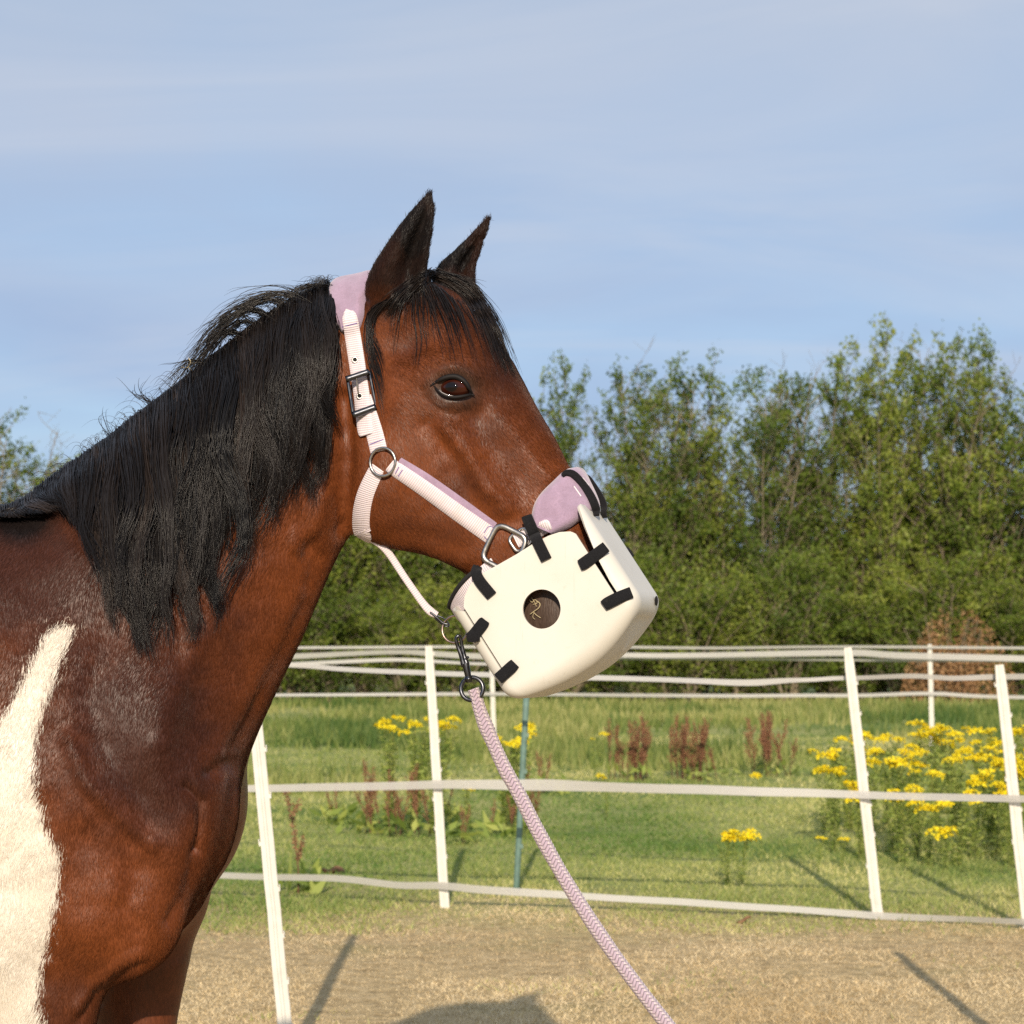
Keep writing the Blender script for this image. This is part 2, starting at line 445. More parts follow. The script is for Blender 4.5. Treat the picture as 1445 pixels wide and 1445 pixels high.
# ------------------------------------------------------------------ horse
YM = 3.1                                   # depth of the horse's middle plane
TH = math.radians(17)                      # the head is turned a little towards the camera
def xw(px): return (px - 722.5) / FP * YM
def theta_at(px):
    t = np.clip((np.asarray(px, float) - 430) / 130, 0, 1); t = t * t * (3 - 2 * t)
    return TH * t
X0 = xw(500)
def ymid(px):
    d = (np.asarray(px, float) - 500) / FP * YM
    return YM - math.tan(TH) * (0.5 * (d + np.sqrt(d * d + 0.05 ** 2)) - 0.004)
def loft(stations, n=None, seg=40, cap=True):
    """station: tx,ty, bx,by (profile pixels of top and bottom), W half width m, skew a, squareness n"""
    n = n or (len(stations) - 1) * 5 + 1
    S = catmull(stations, n)
    V = []
    ang = np.linspace(0, 2 * math.pi, seg, endpoint=False)
    for tx, ty, bx, by, W, a, sq in S:
        W = max(W, 0.004)
        T = np.array(P(tx, ty, float(ymid(tx)))); B = np.array(P(bx, by, float(ymid(bx))))
        C = (T + B) / 2; U = (T - B) / 2
        th = float(theta_at((tx + bx) / 2))
        L = np.array((math.sin(th), math.cos(th), 0))
        c, s = np.cos(ang), np.sin(ang)
        v = np.sign(c) * np.abs(c) ** (2 / sq); l = np.sign(s) * np.abs(s) ** (2 / sq)
        V.append(C + v[:, None] * U + (l * W * (1 + a * v))[:, None] * L)
    V = np.array(V); idx = np.arange(n * seg).reshape(n, seg)
    F = np.stack([idx[:-1], np.roll(idx[:-1], -1, 1), np.roll(idx[1:], -1, 1), idx[1:]], -1).reshape(-1, 4).tolist()
    Vf = V.reshape(-1, 3).tolist()
    for ring, rev in ((0, True), (n - 1, False)):
        Vf.append(V[ring].mean(0).tolist()); c = len(Vf) - 1
        for j in range(seg):
            a, b = int(idx[ring][j]), int(idx[ring][(j + 1) % seg])
            F.append([b, a, c] if rev else [a, b, c])
    return Vf, F
def ellipsoid(c, r, rotm=None, nu=24, nv=14):
    V = []; F = []
    for i in range(nv + 1):
        p = math.pi * i / nv
        for j in range(nu):
            t = 2 * math.pi * j / nu
            q = Vector((r[0] * math.sin(p) * math.cos(t), r[1] * math.sin(p) * math.sin(t), r[2] * math.cos(p)))
            if rotm: q = rotm @ q
            V.append((c[0] + q.x, c[1] + q.y, c[2] + q.z))
    for i in range(nv):
        for j in range(nu):
            F.append([i * nu + j, (i + 1) * nu + j, (i + 1) * nu + (j + 1) % nu, i * nu + (j + 1) % nu])
    return V, F
parts = []
head = [  # tx ty bx by W skew sq
    (500, 404, 470, 580, .052, 0, 2.0),
    (532, 392, 486, 690, .066, 0, 2.1),
    (585, 392, 497, 742, .078, -.02, 2.3),
    (640, 412, 528, 768, .091, .06, 2.4),
    (688, 462, 578, 778, .094, .10, 2.5),
    (722, 512, 622, 790, .083, .00, 2.6),
    (752, 568, 656, 808, .068, -.06, 2.6),
    (783, 620, 680, 832, .056, -.06, 2.5),
    (808, 670, 697, 866, .050, -.04, 2.4),
    (831, 722, 708, 902, .050, .00, 2.4),
    (850, 768, 726, 934, .054, .02, 2.3),
    (864, 810, 752, 948, .054, .02, 2.2),
    (868, 848, 786, 942, .043, 0, 2.1),
    (860, 872, 818, 926, .022, 0, 2.0)]
parts.append(loft(head))
neck = [
    (555, 398, 560, 660, .050, 0, 2.0),
    (520, 396, 510, 728, .062, 0, 2.0),
    (470, 402, 490, 762, .072, .0, 2.1),
    (405, 436, 466, 812, .080, .02, 2.1),
    (312, 496, 428, 904, .096, .03, 2.1),
    (216, 566, 384, 995, .118, -.05, 2.1),
    (124, 634, 350, 1072, .145, -.18, 2.1),
    (50, 694, 330, 1140, .175, -.24, 2.15),
    (-25, 722, 280, 1290, .205, -.16, 2.2),
    (-120, 712, 160, 1372, .220, -.10, 2.3),
    (-230, 702, 20, 1392, .235, -.06, 2.3),
    (-420, 738, -240, 1415, .27, 0, 2.2),
    (-700, 762, -600, 1440, .295, 0, 2.1),
    (-950, 735, -900, 1390, .285, .0, 2.1),
    (-1120, 740, -1120, 1310, .27, 0, 2.1),
    (-1230, 800, -1260, 1200, .20, 0, 2.0),
    (-1290, 870, -1300, 1080, .10, 0, 2.0)]
parts.append(loft(neck, n=110, seg=56))
# muscle masses of shoulder and breast, both sides
for s in (-1, 1):
    parts.append(ellipsoid(P(258, 1165, YM) + Vector((0, s * .105, 0)), (.072, .078, .150), Matrix.Rotation(math.radians(18), 3, 'Y')))
    parts.append(ellipsoid(P(300, 1165, YM) + Vector((0, s * .050, 0)), (.045, .055, .100), Matrix.Rotation(math.radians(14), 3, 'Y')))
    parts.append(ellipsoid(P(150, 1245, YM) + Vector((0, s * .125, 0)), (.150, .082, .120), Matrix.Rotation(math.radians(38), 3, 'Y')))
    parts.append(ellipsoid(P(10, 1180, YM) + Vector((0, s * .120, 0)), (.14, .095, .26), Matrix.Rotation(math.radians(-10), 3, 'Y')))
    parts.append(ellipsoid(P(120, 980, YM) + Vector((0, s * .085, 0)), (.11, .080, .28), Matrix.Rotation(math.radians(28), 3, 'Y')))
    # cheek muscle
def limb(pts, n=60, seg=28):
    A = catmull([(p[0], p[1], p[2], p[3], p[4]) for p in pts], n)
    V = []
    ang = np.linspace(0, 2 * math.pi, seg, endpoint=False)
    for x, y, z, rx, ry in A:
        V.append(np.stack([x + rx * np.cos(ang), y + ry * np.sin(ang), np.full(seg, z)], 1))
    V = np.array(V); idx = np.arange(n * seg).reshape(n, seg)
    F = np.stack([idx[:-1], idx[1:], np.roll(idx[1:], -1, 1), np.roll(idx[:-1], -1, 1)], -1).reshape(-1, 4).tolist()
    F.append(idx[0].tolist()); F.append(idx[-1][::-1].tolist())
    return V.reshape(-1, 3).tolist(), F
def foreleg(cx, y):
    q = lambda px, z, rx, ry: (xw(px), y, z, rx, ry)
    return limb([q(cx - 40, .98, .12, .07), q(cx - 14, .84, .104, .064), q(cx - 2, .74, .088, .060), q(cx, .62, .062, .048), q(cx + 3, .50, .045, .040), q(cx + 3, .455, .046, .042),
                 q(cx, .40, .036, .033), q(cx - 2, .30, .026, .024), q(cx - 2, .20, .027, .026), q(cx, .16, .034, .031), q(cx + 14, .11, .029, .028), q(cx + 28, .065, .043, .040), q(cx + 34, .004, .060, .056)])
parts.append(foreleg(92, YM - .115))
parts.append(foreleg(176, YM + .100))
def hindleg(cx, y):
    q = lambda px, z, rx, ry: (xw(px), y, z, rx, ry)
    return limb([q(cx + 130, 1.05, .17, .10), q(cx + 100, .88, .13, .085), q(cx + 20, .70, .075, .055), q(cx - 28, .56, .052, .042), q(cx - 22, .50, .050, .040), q(cx - 8, .42, .036, .033),
                 q(cx, .30, .030, .027), q(cx + 2, .20, .031, .028), q(cx + 5, .16, .037, .033), q(cx + 20, .11, .031, .030), q(cx + 34, .065, .044, .041), q(cx + 40, .004, .060, .056)])
parts.append(hindleg(-1210, YM - .13)); parts.append(hindleg(-1180, YM + .13))
# ears: lofted along their length, hollow on the open side
def ear(stations, side, hollow):
    n = 40; S = catmull(stations, n); seg = 36
    V = []; ang = np.linspace(0, 2 * math.pi, seg, endpoint=False)
    for k, (y, l, r, dep, yy) in enumerate(S):
        f = k / (n - 1)
        c, s = np.cos(ang), np.sin(ang)
        lat = dep * s
        cc = (c + 1) / 2
        if hollow:   # dent in the camera-side face towards the front edge
            dent = np.exp(-((cc - .66) / .20) ** 2) * 1.35 * dep * math.sin(math.pi * min(1, max(0, (f - .12) / .84))) ** .5
            lat = np.where(s < 0, lat + dent, lat + dent * .45)
        X = l + (r - l) * cc
        Y = float(ymid(560)) + yy
        pts = [P(a, y, Y + b) for a, b in zip(X, lat)]
        V.append([tuple(p) for p in pts])
    V = np.array(V); idx = np.arange(n * seg).reshape(n, seg)
    F = np.stack([idx[:-1], np.roll(idx[:-1], -1, 1), np.roll(idx[1:], -1, 1), idx[1:]], -1).reshape(-1, 4).tolist()
    F.append(idx[0][::-1].tolist()); F.append(idx[-1].tolist())
    return V.reshape(-1, 3).tolist(), F
near_ear = [(455, 531, 592, .020, -.040), (430, 519, 601, .026, -.050), (405, 516, 604, .028, -.060), (378, 525, 603, .027, -.067), (350, 542, 606, .024, -.072), (322, 561, 611, .020, -.074), (298, 580, 613, .014, -.072), (280, 597, 611, .009, -.070), (270, 605, 611, .005, -.068)]
far_ear = [(440, 612, 668, .022, .030), (415, 610, 672, .026, .045), (392, 612, 670, .026, .055), (374, 620, 672, .024, .060), (355, 640, 678, .019, .064), (336, 660, 684, .014, .066), (320, 675, 690, .010, .067), (308, 686, 692, .006, .067)]
parts.append(ear(near_ear, -1, True)); parts.append(ear(far_ear, 1, True))

def join(parts):
    V = []; F = []
    for v, f in parts:
        o = len(V); V += [tuple(p) for p in v]; F += [tuple(i + o for i in q) for q in f]
    return V, F
def evaluated(ob):
    dg = bpy.context.evaluated_depsgraph_get(); dg.update()
    return bpy.data.meshes.new_from_object(ob.evaluated_get(dg), depsgraph=dg)
V, F = join(parts)
me0 = bpy.data.meshes.new('raw'); me0.from_pydata(V, [], F); me0.update()
bmx = bmesh.new(); bmx.from_mesh(me0); bmesh.ops.recalc_face_normals(bmx, faces=bmx.faces); bmx.to_mesh(me0); bmx.free()
tmp = bpy.data.objects.new('raw', me0); COL.objects.link(tmp)
md = tmp.modifiers.new('r', 'REMESH'); md.mode = 'VOXEL'; md.voxel_size = 0.0046; md.adaptivity = 0
ms = tmp.modifiers.new('s', 'SMOOTH'); ms.factor = 0.5; ms.iterations = 4
me1 = evaluated(tmp)
bpy.data.objects.remove(tmp); bpy.data.meshes.remove(me0)
nv = len(me1.vertices)
co = np.empty(nv * 3, np.float32); me1.vertices.foreach_get('co', co); co = co.reshape(-1, 3).astype(float)
ed = np.empty(len(me1.edges) * 2, np.int32); me1.edges.foreach_get('vertices', ed); ed = ed.reshape(-1, 2)
deg = np.bincount(ed.ravel(), minlength=nv)[:, None]
def lap(a, w):
    """weighted umbrella smoothing; w per-vertex 0..1"""
    s = np.stack([np.bincount(ed[:, 0], a[ed[:, 1], k], nv) + np.bincount(ed[:, 1], a[ed[:, 0], k], nv) for k in range(a.shape[1])], 1)
    return a + (s / deg - a) * w[:, None]
# soft blends: strong smoothing on the trunk and neck, gentle on the head, little on the ears
px0, py0 = pix(co)
wsm = np.clip((560 - px0) / 160, 0.0, 1.0) * 0.6
headm = (px0 > 500) & (py0 > 470)
earm = (py0 < 425) & (px0 > 515)
wsm = np.where(earm, 0.0, wsm)
legm = (co[:, 2] < .62)
wsm = np.where(legm, wsm * .2, wsm)
for _ in range(85): co = lap(co, wsm)
wh = np.where(earm, 0.0, 0.5)
for _ in range(18): co = lap(co, wh)

# camera-side profile pixel of every vertex (far side mirrored through the head/body plane)
Lx, Ly = math.sin(TH), math.cos(TH)
dh = (co[:, 0] - X0) * Lx + (co[:, 1] - YM) * Ly           # signed distance to head plane
db = co[:, 1] - YM
ish = np.clip((px0 - 430) / 130, 0, 1)
far = np.where(ish > .5, dh, db) > 0
mir = co.copy()
hm = far & (ish > .5); bm_ = far & (ish <= .5)
mir[hm, 0] -= 2 * dh[hm] * Lx; mir[hm, 1] -= 2 * dh[hm] * Ly
mir[bm_, 1] -= 2 * db[bm_]
qx, qy = pix(mir)
def G(cx, cy, rx, ry, rot=0.0):
    a = math.radians(rot); dx, dy = qx - cx, qy - cy
    u = dx * math.cos(a) + dy * math.sin(a); v = -dx * math.sin(a) + dy * math.cos(a)
    return np.exp(-(u / rx) ** 2 - (v / ry) ** 2)
def ridge(pts, w, amp):
    """gaussian ridge along a pixel polyline"""
    best = np.full(nv, 1e9)
    for (ax, ay), (bx, by) in zip(pts[:-1], pts[1:]):
        ex, ey = bx - ax, by - ay; t = np.clip(((qx - ax) * ex + (qy - ay) * ey) / (ex * ex + ey * ey), 0, 1)
        best = np.minimum(best, (qx - ax - t * ex) ** 2 + (qy - ay - t * ey) ** 2)
    return amp * np.exp(-best / (w * w))
mm = 0.001
disp = np.zeros(nv)
# head
disp += 10 * mm * G(640, 520, 42, 22, 10)        # brow
disp += 4 * mm * G(636, 568, 36, 16, 0)
disp += ridge([(600, 541), (612, 531), (628, 523), (644, 521), (657, 526), (667, 538)], 4.5, 2.6 * mm)
disp += ridge([(598, 534), (612, 523), (630, 514), (648, 513), (664, 522)], 5, -1.8 * mm)
disp += ridge([(606, 554), (618, 566), (634, 573), (652, 570), (668, 562)], 6, 1.6 * mm)
disp += ridge([(602, 562), (618, 577), (640, 584), (662, 576)], 5, -1.6 * mm)
disp += -6 * mm * G(690, 566, 22, 30, 30)
disp += -9 * mm * G(575, 488, 34, 22, -20)       # hollow above the eye
disp += 6 * mm * G(560, 560, 40, 26, 70)
disp += 5 * mm * G(545, 690, 48, 66, 10)         # cheek muscle
disp += ridge([(628, 600), (660, 640), (690, 690), (712, 716)], 13, 5.5 * mm)     # facial crest
disp += ridge([(604, 600), (636, 650), (660, 700), (690, 740)], 15, -5 * mm)     # groove under it
disp += ridge([(668, 590), (706, 640), (740, 690)], 16, -3.2 * mm)
disp += ridge([(690, 566), (730, 620), (772, 672)], 13, 3.0 * mm)
disp += ridge([(655, 600), (664, 640), (672, 680)], 4, 1.4 * mm)                   # vein
disp += ridge([(672, 680), (700, 700), (726, 706)], 4, 1.2 * mm)
disp += ridge([(565, 768), (610, 778), (650, 792)], 14, 3 * mm)
disp += ridge([(560, 520), (588, 532), (612, 545)], 9, 3 * mm)
# throat and neck
disp += ridge([(484, 560), (488, 640), (484, 700), (486, 748)], 12, -12 * mm)     # behind the jaw
disp += ridge([(455, 700), (445, 745), (425, 775)], 10, 5 * mm)
disp += -9 * mm * G(436, 772, 15, 20, 20)
disp += 5 * mm * G(418, 762, 10, 16, 20)
disp += ridge([(452, 790), (428, 850), (396, 920), (362, 990), (330, 1050), (306, 1092)], 13, -6 * mm)  # jugular groove
disp += ridge([(425, 840), (390, 920), (340, 1010), (312, 1060)], 14, 5 * mm)
disp += ridge([(300, 880), (250, 950), (226, 1040), (222, 1110)], 26, 7 * mm)
disp += ridge([(150, 900), (130, 980), (150, 1060), (200, 1120)], 24, -6 * mm)
disp += ridge([(96, 1040), (120, 1100), (165, 1150), (215, 1190)], 12, 6 * mm)     # sunlit shoulder ridge
disp += ridge([(120, 1180), (160, 1150), (215, 1230)], 22, -3 * mm)
disp += ridge([(262, 1110), (285, 1130), (286, 1165), (280, 1200)], 6, -9 * mm)    # crease at the breast
disp += ridge([(276, 1200), (268, 1260), (240, 1300)], 10, -6 * mm)
disp += ridge([(294, 1090), (325, 1082)], 10, -5 * mm)
disp += ridge([(300, 1064), (330, 1060)], 6, 3 * mm)
disp += ridge([(190, 1230), (180, 1280), (195, 1310)], 18, -5 * mm)
disp += ridge([(110, 1420), (130, 1390), (180, 1352), (200, 1345)], 8, 5 * mm)
disp += ridge([(112, 1440), (136, 1400), (196, 1362)], 7, -5 * mm)
disp += ridge([(60, 800), (150, 790), (230, 800)], 30, 4 * mm)
# low uneven muscle relief
disp += (vnoise(qx / 55, qy / 55, 3) - .5) * 5 * mm * np.clip((540 - qx) / 100, .25, 1)
disp += (vnoise(qx / 21, qy / 21, 5) - .5) * 1.8 * mm
disp *= np.where((qx > 505) & (qy > 470), 1.55, 1.15)
disp *= np.where(earm, 0, 1)
disp *= np.clip((co[:, 2] - .55) / .1, 0, 1)
me1.vertices.foreach_set('co', co.astype(np.float32).ravel()); me1.update()
no = np.empty(nv * 3, np.float32); me1.vertices.foreach_get('normal', no); no = no.reshape(-1, 3).astype(float)
# fade the relief where the skin turns away from the side view
Lv = np.where((ish > .5)[:, None], np.array([Lx, Ly, 0]), np.array([0, 1, 0]))
side = np.abs((no * Lv).sum(1))
co = co + no * (disp * np.clip(side * 1.6, 0, 1))[:, None]
for _ in range(2): co = lap(co, np.where(earm, 0.1, 0.4))
me1.vertices.foreach_set('co', co.astype(np.float32).ravel()); me1.update()
me1.vertices.foreach_get('normal', (nrm_ := np.empty(nv * 3, np.float32))); nrm = nrm_.reshape(-1, 3)

# coat colours, with a little painted shade on the head
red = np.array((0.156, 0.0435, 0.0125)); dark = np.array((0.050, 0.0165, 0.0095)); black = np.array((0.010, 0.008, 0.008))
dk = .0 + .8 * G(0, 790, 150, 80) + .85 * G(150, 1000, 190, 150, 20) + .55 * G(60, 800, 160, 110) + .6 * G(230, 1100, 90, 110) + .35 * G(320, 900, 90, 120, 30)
dk += .75 * G(705, 520, 42, 60, 25) + .5 * G(572, 492, 34, 22, -20) + .35 * G(770, 610, 20, 50, -30) + .40 * G(655, 680, 26, 40, 30) + .3 * G(600, 740, 90, 20, 10)  # also paints shade into the hollow above the eye and the cheek groove
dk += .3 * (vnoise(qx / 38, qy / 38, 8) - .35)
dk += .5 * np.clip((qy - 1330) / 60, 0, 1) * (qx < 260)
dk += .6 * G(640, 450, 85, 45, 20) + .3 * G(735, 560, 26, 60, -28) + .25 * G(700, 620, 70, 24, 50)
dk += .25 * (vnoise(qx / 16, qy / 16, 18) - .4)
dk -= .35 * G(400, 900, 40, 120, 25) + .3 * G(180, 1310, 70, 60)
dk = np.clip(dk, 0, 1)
bk = np.clip(G(586, 330, 40, 70, 10) * 1.3 * (qy < 430), 0, 1)
earf = np.clip((470 - py0) / 70, 0, 1) * (px0 > 515)
bk = np.maximum(bk, earf * .90 * (px0 < 612)); bk = np.maximum(bk, .96 * np.clip((px0 - 556 - (py0 - 330) * .06) / 12, 0, 1) * (px0 < 618) * np.clip((425 - py0) / 30, 0, 1)); bk = np.maximum(bk, np.clip((400 - py0) / 60, 0, 1) * (px0 > 515) * .95 * (px0 < 618))
bk = np.maximum(bk, np.clip((430 - py0) / 30, 0, 1) * (px0 >= 612) * .90)
bk = np.maximum(bk, .85 * G(590, 415, 46, 26))
lidg = np.clip(1.6 * G(640, 549, 34, 25, 4), 0, 1)
mz = np.clip(((qx - 722) * .53 + (qy - 800) * .85) / 60, 0, 1) * (px0 > 640)          # dark muzzle inside the mask
bk = np.maximum(bk, mz * .88)
bk = np.maximum(bk, .95 * np.clip((.60 - co[:, 2]) / .12, 0, 1))
bk = np.maximum(bk, .9 * ((qy < 760) & (qx < 120)) * np.clip((742 - qy) / 30, 0, 1))
cd = np.min(np.hypot(qx[:, None] - np.array([474, 430, 390, 350, 300, 250, 200, 150, 110, 70, 30, -40, -110])[None], qy[:, None] - np.array([398, 414, 434, 462, 500, 540, 578, 618, 650, 682, 716, 722, 712])[None]), 1)
bk = np.maximum(bk, .96 * np.clip((62 - cd) / 26, 0, 1) * (qx < 462))
bk = np.clip(bk, 0, 1)
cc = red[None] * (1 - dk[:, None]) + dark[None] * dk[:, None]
bk = bk * (1 - lidg)
cc = cc * (1 - lidg[:, None] * .85) + np.array((.050, .034, .026))[None] * lidg[:, None] * .85
grey = np.where((mz > .2)[:, None], np.array((0.052, 0.044, 0.036))[None], black[None])
cc = cc * (1 - bk[:, None]) + grey * bk[:, None]
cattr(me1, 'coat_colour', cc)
wp = np.array([(116, 878), (104, 912), (88, 952), (72, 990), (60, 1035), (58, 1075), (62, 1120), (72, 1165), (94, 1206), (90, 1262), (78, 1320), (66, 1372), (62, 1420), (76, 1452),
               (60, 1640), (20, 1700), (-60, 1640), (-260, 1560), (-500, 1460), (-420, 1200), (-160, 1090), (-40, 1060), (0, 1015), (24, 972), (46, 926), (66, 886), (90, 874)], float)
def polysd(x, y, poly):
    d = np.full(x.shape, 1e18); ins = np.zeros(x.shape, bool)
    for (ax, ay), (bx, by) in zip(poly, np.roll(poly, -1, 0)):
        ex, ey = bx - ax, by - ay
        t = np.clip(((x - ax) * ex + (y - ay) * ey) / (ex * ex + ey * ey), 0, 1)
        d = np.minimum(d, (x - ax - t * ex) ** 2 + (y - ay - t * ey) ** 2)
        c = ((ay > y) != (by > y)) & (x < (bx - ax) * (y - ay) / (by - ay + 1e-12) + ax)
        ins ^= c
    return np.where(ins, 1, -1) * np.sqrt(d)
wsd = polysd(qx + 4, qy, wp) - 5
fattr(me1, 'matte', np.where(earm, 1.0, 0.0))
fattr(me1, 'white_edge', np.clip(wsd, -80, 80))
me1.polygons.foreach_set('use_smooth', np.full(len(me1.polygons), True))
me1.materials.clear(); me1.materials.append(M_coat)

horse = empty('horse', (xw(-500), YM, 0), 'bay and white horse with long black mane wearing the lilac halter and grazing mask', 'horse')
def hpart(o):
    """parent a part built in world coordinates to the horse empty"""
    o.parent = horse; o.matrix_parent_inverse = Matrix.Translation(horse.location).inverted(); return o
me1.name = 'body'
body = link(bpy.data.objects.new('body', me1)); hpart(body)
bb = bmesh.new(); bb.from_mesh(me1); BVH = BVHTree.FromBMesh(bb); bb.free()
CAMP = Vector((0, 0, CAMH))
def ray(px, py, bvh=None):
    d = (P(px, py, 1.0) - CAMP).normalized()
    h = (bvh or BVH).ray_cast(CAMP, d)
    return (h[0], h[1]) if h[0] is not None else (None, None)
# depth grid for the hair
GS = 8
gx = np.arange(-120, 900, GS); gy = np.arange(340, 1460, GS)
DEP = np.full((len(gy), len(gx)), np.nan)
for j, yy in enumerate(gy):
    for i, xx in enumerate(gx):
        h, _ = ray(xx, yy)
        if h is not None: DEP[j, i] = h.y
def fill(D):
    D = D.copy(); 
    for _ in range(30):
        m = np.isnan(D)
        if not m.any(): break
        Pd = np.pad(D, 1, constant_values=np.nan)
        st = np.stack([Pd[:-2, 1:-1], Pd[2:, 1:-1], Pd[1:-1, :-2], Pd[1:-1, 2:]])
        cnt = (~np.isnan(st)).sum(0); av = np.nansum(st, 0) / np.maximum(cnt, 1)
        D = np.where(m & (cnt > 0), av + .002, D)
    return np.where(np.isnan(D), YM, D)
DEP = fill(DEP)
def depth(x, y):
    fx = np.clip((np.asarray(x, float) - gx[0]) / GS, 0, len(gx) - 1.001); fy = np.clip((np.asarray(y, float) - gy[0]) / GS, 0, len(gy) - 1.001)
    i, j = fx.astype(int), fy.astype(int); a, b = fx - i, fy - j
    return (DEP[j, i] * (1 - a) + DEP[j, i + 1] * a) * (1 - b) + (DEP[j + 1, i] * (1 - a) + DEP[j + 1, i + 1] * a) * b

def strands(name, paths, radii, mat, rnd, seg=3):
    """paths (S,n,3), radii (S,) tapering; one mesh of fine tapered tubes"""
    S, n, _ = paths.shape
    T = np.gradient(paths, axis=1); T /= np.linalg.norm(T, axis=2, keepdims=True) + 1e-12
    ref = np.array([.31, .9, .22]); N = np.cross(T, ref); N /= np.linalg.norm(N, axis=2, keepdims=True) + 1e-12
    B = np.cross(T, N)
    tp = np.linspace(0, 1, n); rad = radii[:, None] * (1 - tp ** 3 * .85)[None]
    ang = np.arange(seg) * 2 * math.pi / seg
    V = paths[:, :, None] + (N[:, :, None] * np.cos(ang)[None, None, :, None] + B[:, :, None] * np.sin(ang)[None, None, :, None]) * rad[:, :, None, None]
    idx = np.arange(S * n * seg).reshape(S, n, seg)
    a = idx[:, :-1]; b = idx[:, 1:]
    F = np.stack([a, np.roll(a, -1, 2), np.roll(b, -1, 2), b], -1).reshape(-1, 4)
    o = obj_np(name, V.reshape(-1, 3), F, mat)
    fattr(o.data, 'strand', np.repeat(rnd, n * seg))
    return o
# mane: locks fall from the crest down the near side
crest = catmull([(464, 399), (458, 401), (450, 404), (430, 414), (390, 434), (350, 462), (300, 500), (250, 540), (200, 578), (150, 618), (110, 650), (70, 682), (36, 710), (8, 722), (-30, 722)], 400)
ends = catmull([(462, 560), (458, 590), (450, 622), (432, 660), (398, 708), (358, 765), (322, 805), (278, 845), (234, 868), (190, 888), (156, 842), (128, 765), (92, 712), (52, 724), (14, 731), (-40, 730)], 400)
def mane(S, seed, nl=150, n=14, jit=.011, ly0=.004, lscale=1.0):
    r = np.random.default_rng(seed)
    lock = r.integers(0, nl, S)
    lt = .03 + .97 * (np.arange(nl) + r.random(nl)) / nl
    t = np.clip(lt[lock] + r.normal(0, jit, S), 0.0, 1)
    k = (t * 399).astype(int)
    rx, ry = crest[k, 0], crest[k, 1]
    ke = (np.clip(lt[lock] + r.normal(0, .0065, S), 0, 1) * 399).astype(int)
    exx, eyy = ends[ke, 0], ends[ke, 1]
    lr = np.clip(r.normal(0, 1, (nl, 6)), -1.8, 1.8)
    ln = np.clip(1 + .12 * lr[lock, 0] + r.normal(0, .10, S) - .30 * (r.random(S) < .30) * r.random(S), .35, 1.16)
    u = np.linspace(0, 1, n)[None]
    ln = ln * lscale
    ex = rx + (exx - rx) * ln + lr[lock, 1] * 8 * np.clip(lt[lock] * 6, .2, 1) + 0; ey = ry + (eyy - ry) * ln
    # horizontal moves early, then vertical fall
    X = rx[:, None] + (ex - rx)[:, None] * (u ** 1.2) + r.normal(0, 1, S)[:, None] * (4.5 * np.sin(np.clip(u * 1.1, 0, 1) * math.pi) + 1.5 * u)
    Y = ry[:, None] + (ey - ry)[:, None] * (u ** 1.15)
    arch = np.clip(1 - u / .18, 0, 1) * 0
    amp = (3.5 + 6.5 * np.abs(lr[lock, 2]))[:, None]
    length = np.abs(ey - ry)[:, None]
    X = X + 2.0 * amp * np.sin(u * length / 36 + lr[lock, 3][:, None] * 3 + r.normal(0, .3, S)[:, None]) * u ** .8 * .8 + 2.6 * np.sin(u * length / 13 + lr[lock, 1][:, None] * 5 + r.normal(0, .5, S)[:, None]) * u
    X = X + 3.6 * np.sin(u * length / (9 + 4 * np.abs(lr[lock, 0]))[:, None] + r.uniform(0, 6.28, S)[:, None]) * u ** 2.2
    lay = r.random(S)
    lev = r.random(nl)
    off = ly0 + (.026 * lev[lock][:, None] + .007 * lay[:, None]) * np.sin(np.clip(u * 2.2, 0, 1) * math.pi / 2) + .003 * lr[lock, 4][:, None] * u
    lift = np.clip(1 - u / .12, 0, 1)
    D = depth(X, Y) - np.abs(off)
    rootd = YM + r.normal(0, .016, S)
    D = D * (1 - lift) + rootd[:, None] * lift
    Y = Y - 9 * np.sin(np.clip(u / .16, 0, 1) * math.pi) * (.3 + lay[:, None])
    W = np.stack([(X - 722.5) / FP * D, D, CAMH + (915 - Y) / FP * D], -1)
    return W, lock, lr, r
W0, lock0, lr0, r0_ = mane(4400, 15, 150, 14, .011, .002, .84)
W, lock, lr, r = mane(4600, 5, 58, 14, .0090, .005, .99)
paths = [W0, W]; rnd = [.35 * r0_.random(len(W0)), np.clip(.30 * r.random(len(W)) + .30 + .26 * lr[lock, 5], 0, 1)]
rad = [r0_.uniform(.0004, .0009, len(W0)), r.uniform(.0005, .00105, len(W))]
# tufts blown up and back off the crest
def arcs(S, seed, pxs, spread, n=14):
    r = np.random.default_rng(seed)
    base = catmull(pxs, n)
    un = np.linspace(0, 1, n)[None] * r.uniform(.55, 1.12, (S, 1))
    X = np.stack([np.interp(q, np.linspace(0, 1, n), base[:, 0]) for q in un]) + r.normal(0, spread, S)[:, None] * np.linspace(1.2, .8, n)[None] + r.normal(0, 3, (S, 1)) * np.linspace(0, 1, n)[None] ** 2 * 4
    Y = np.stack([np.interp(q, np.linspace(0, 1, n), base[:, 1]) for q in un]) + r.normal(0, 3, (S, 1)) * np.linspace(0, 1, n)[None] ** 2 * 3 + r.normal(0, spread * .7, S)[:, None] * np.linspace(.5, 1.4, n)[None] + 2.5 * np.sin(np.linspace(0, 9, n)[None] + r.uniform(0, 6, (S, 1))) * np.linspace(0, 1, n)
    D = YM + r.normal(0, .02, (S, 1)) - .03 * np.linspace(0, 1, n)[None] * r.random((S, 1))
    return np.stack([(X - 722.5) / FP * D, D + 0 * X, CAMH + (915 - Y) / FP * D], -1)
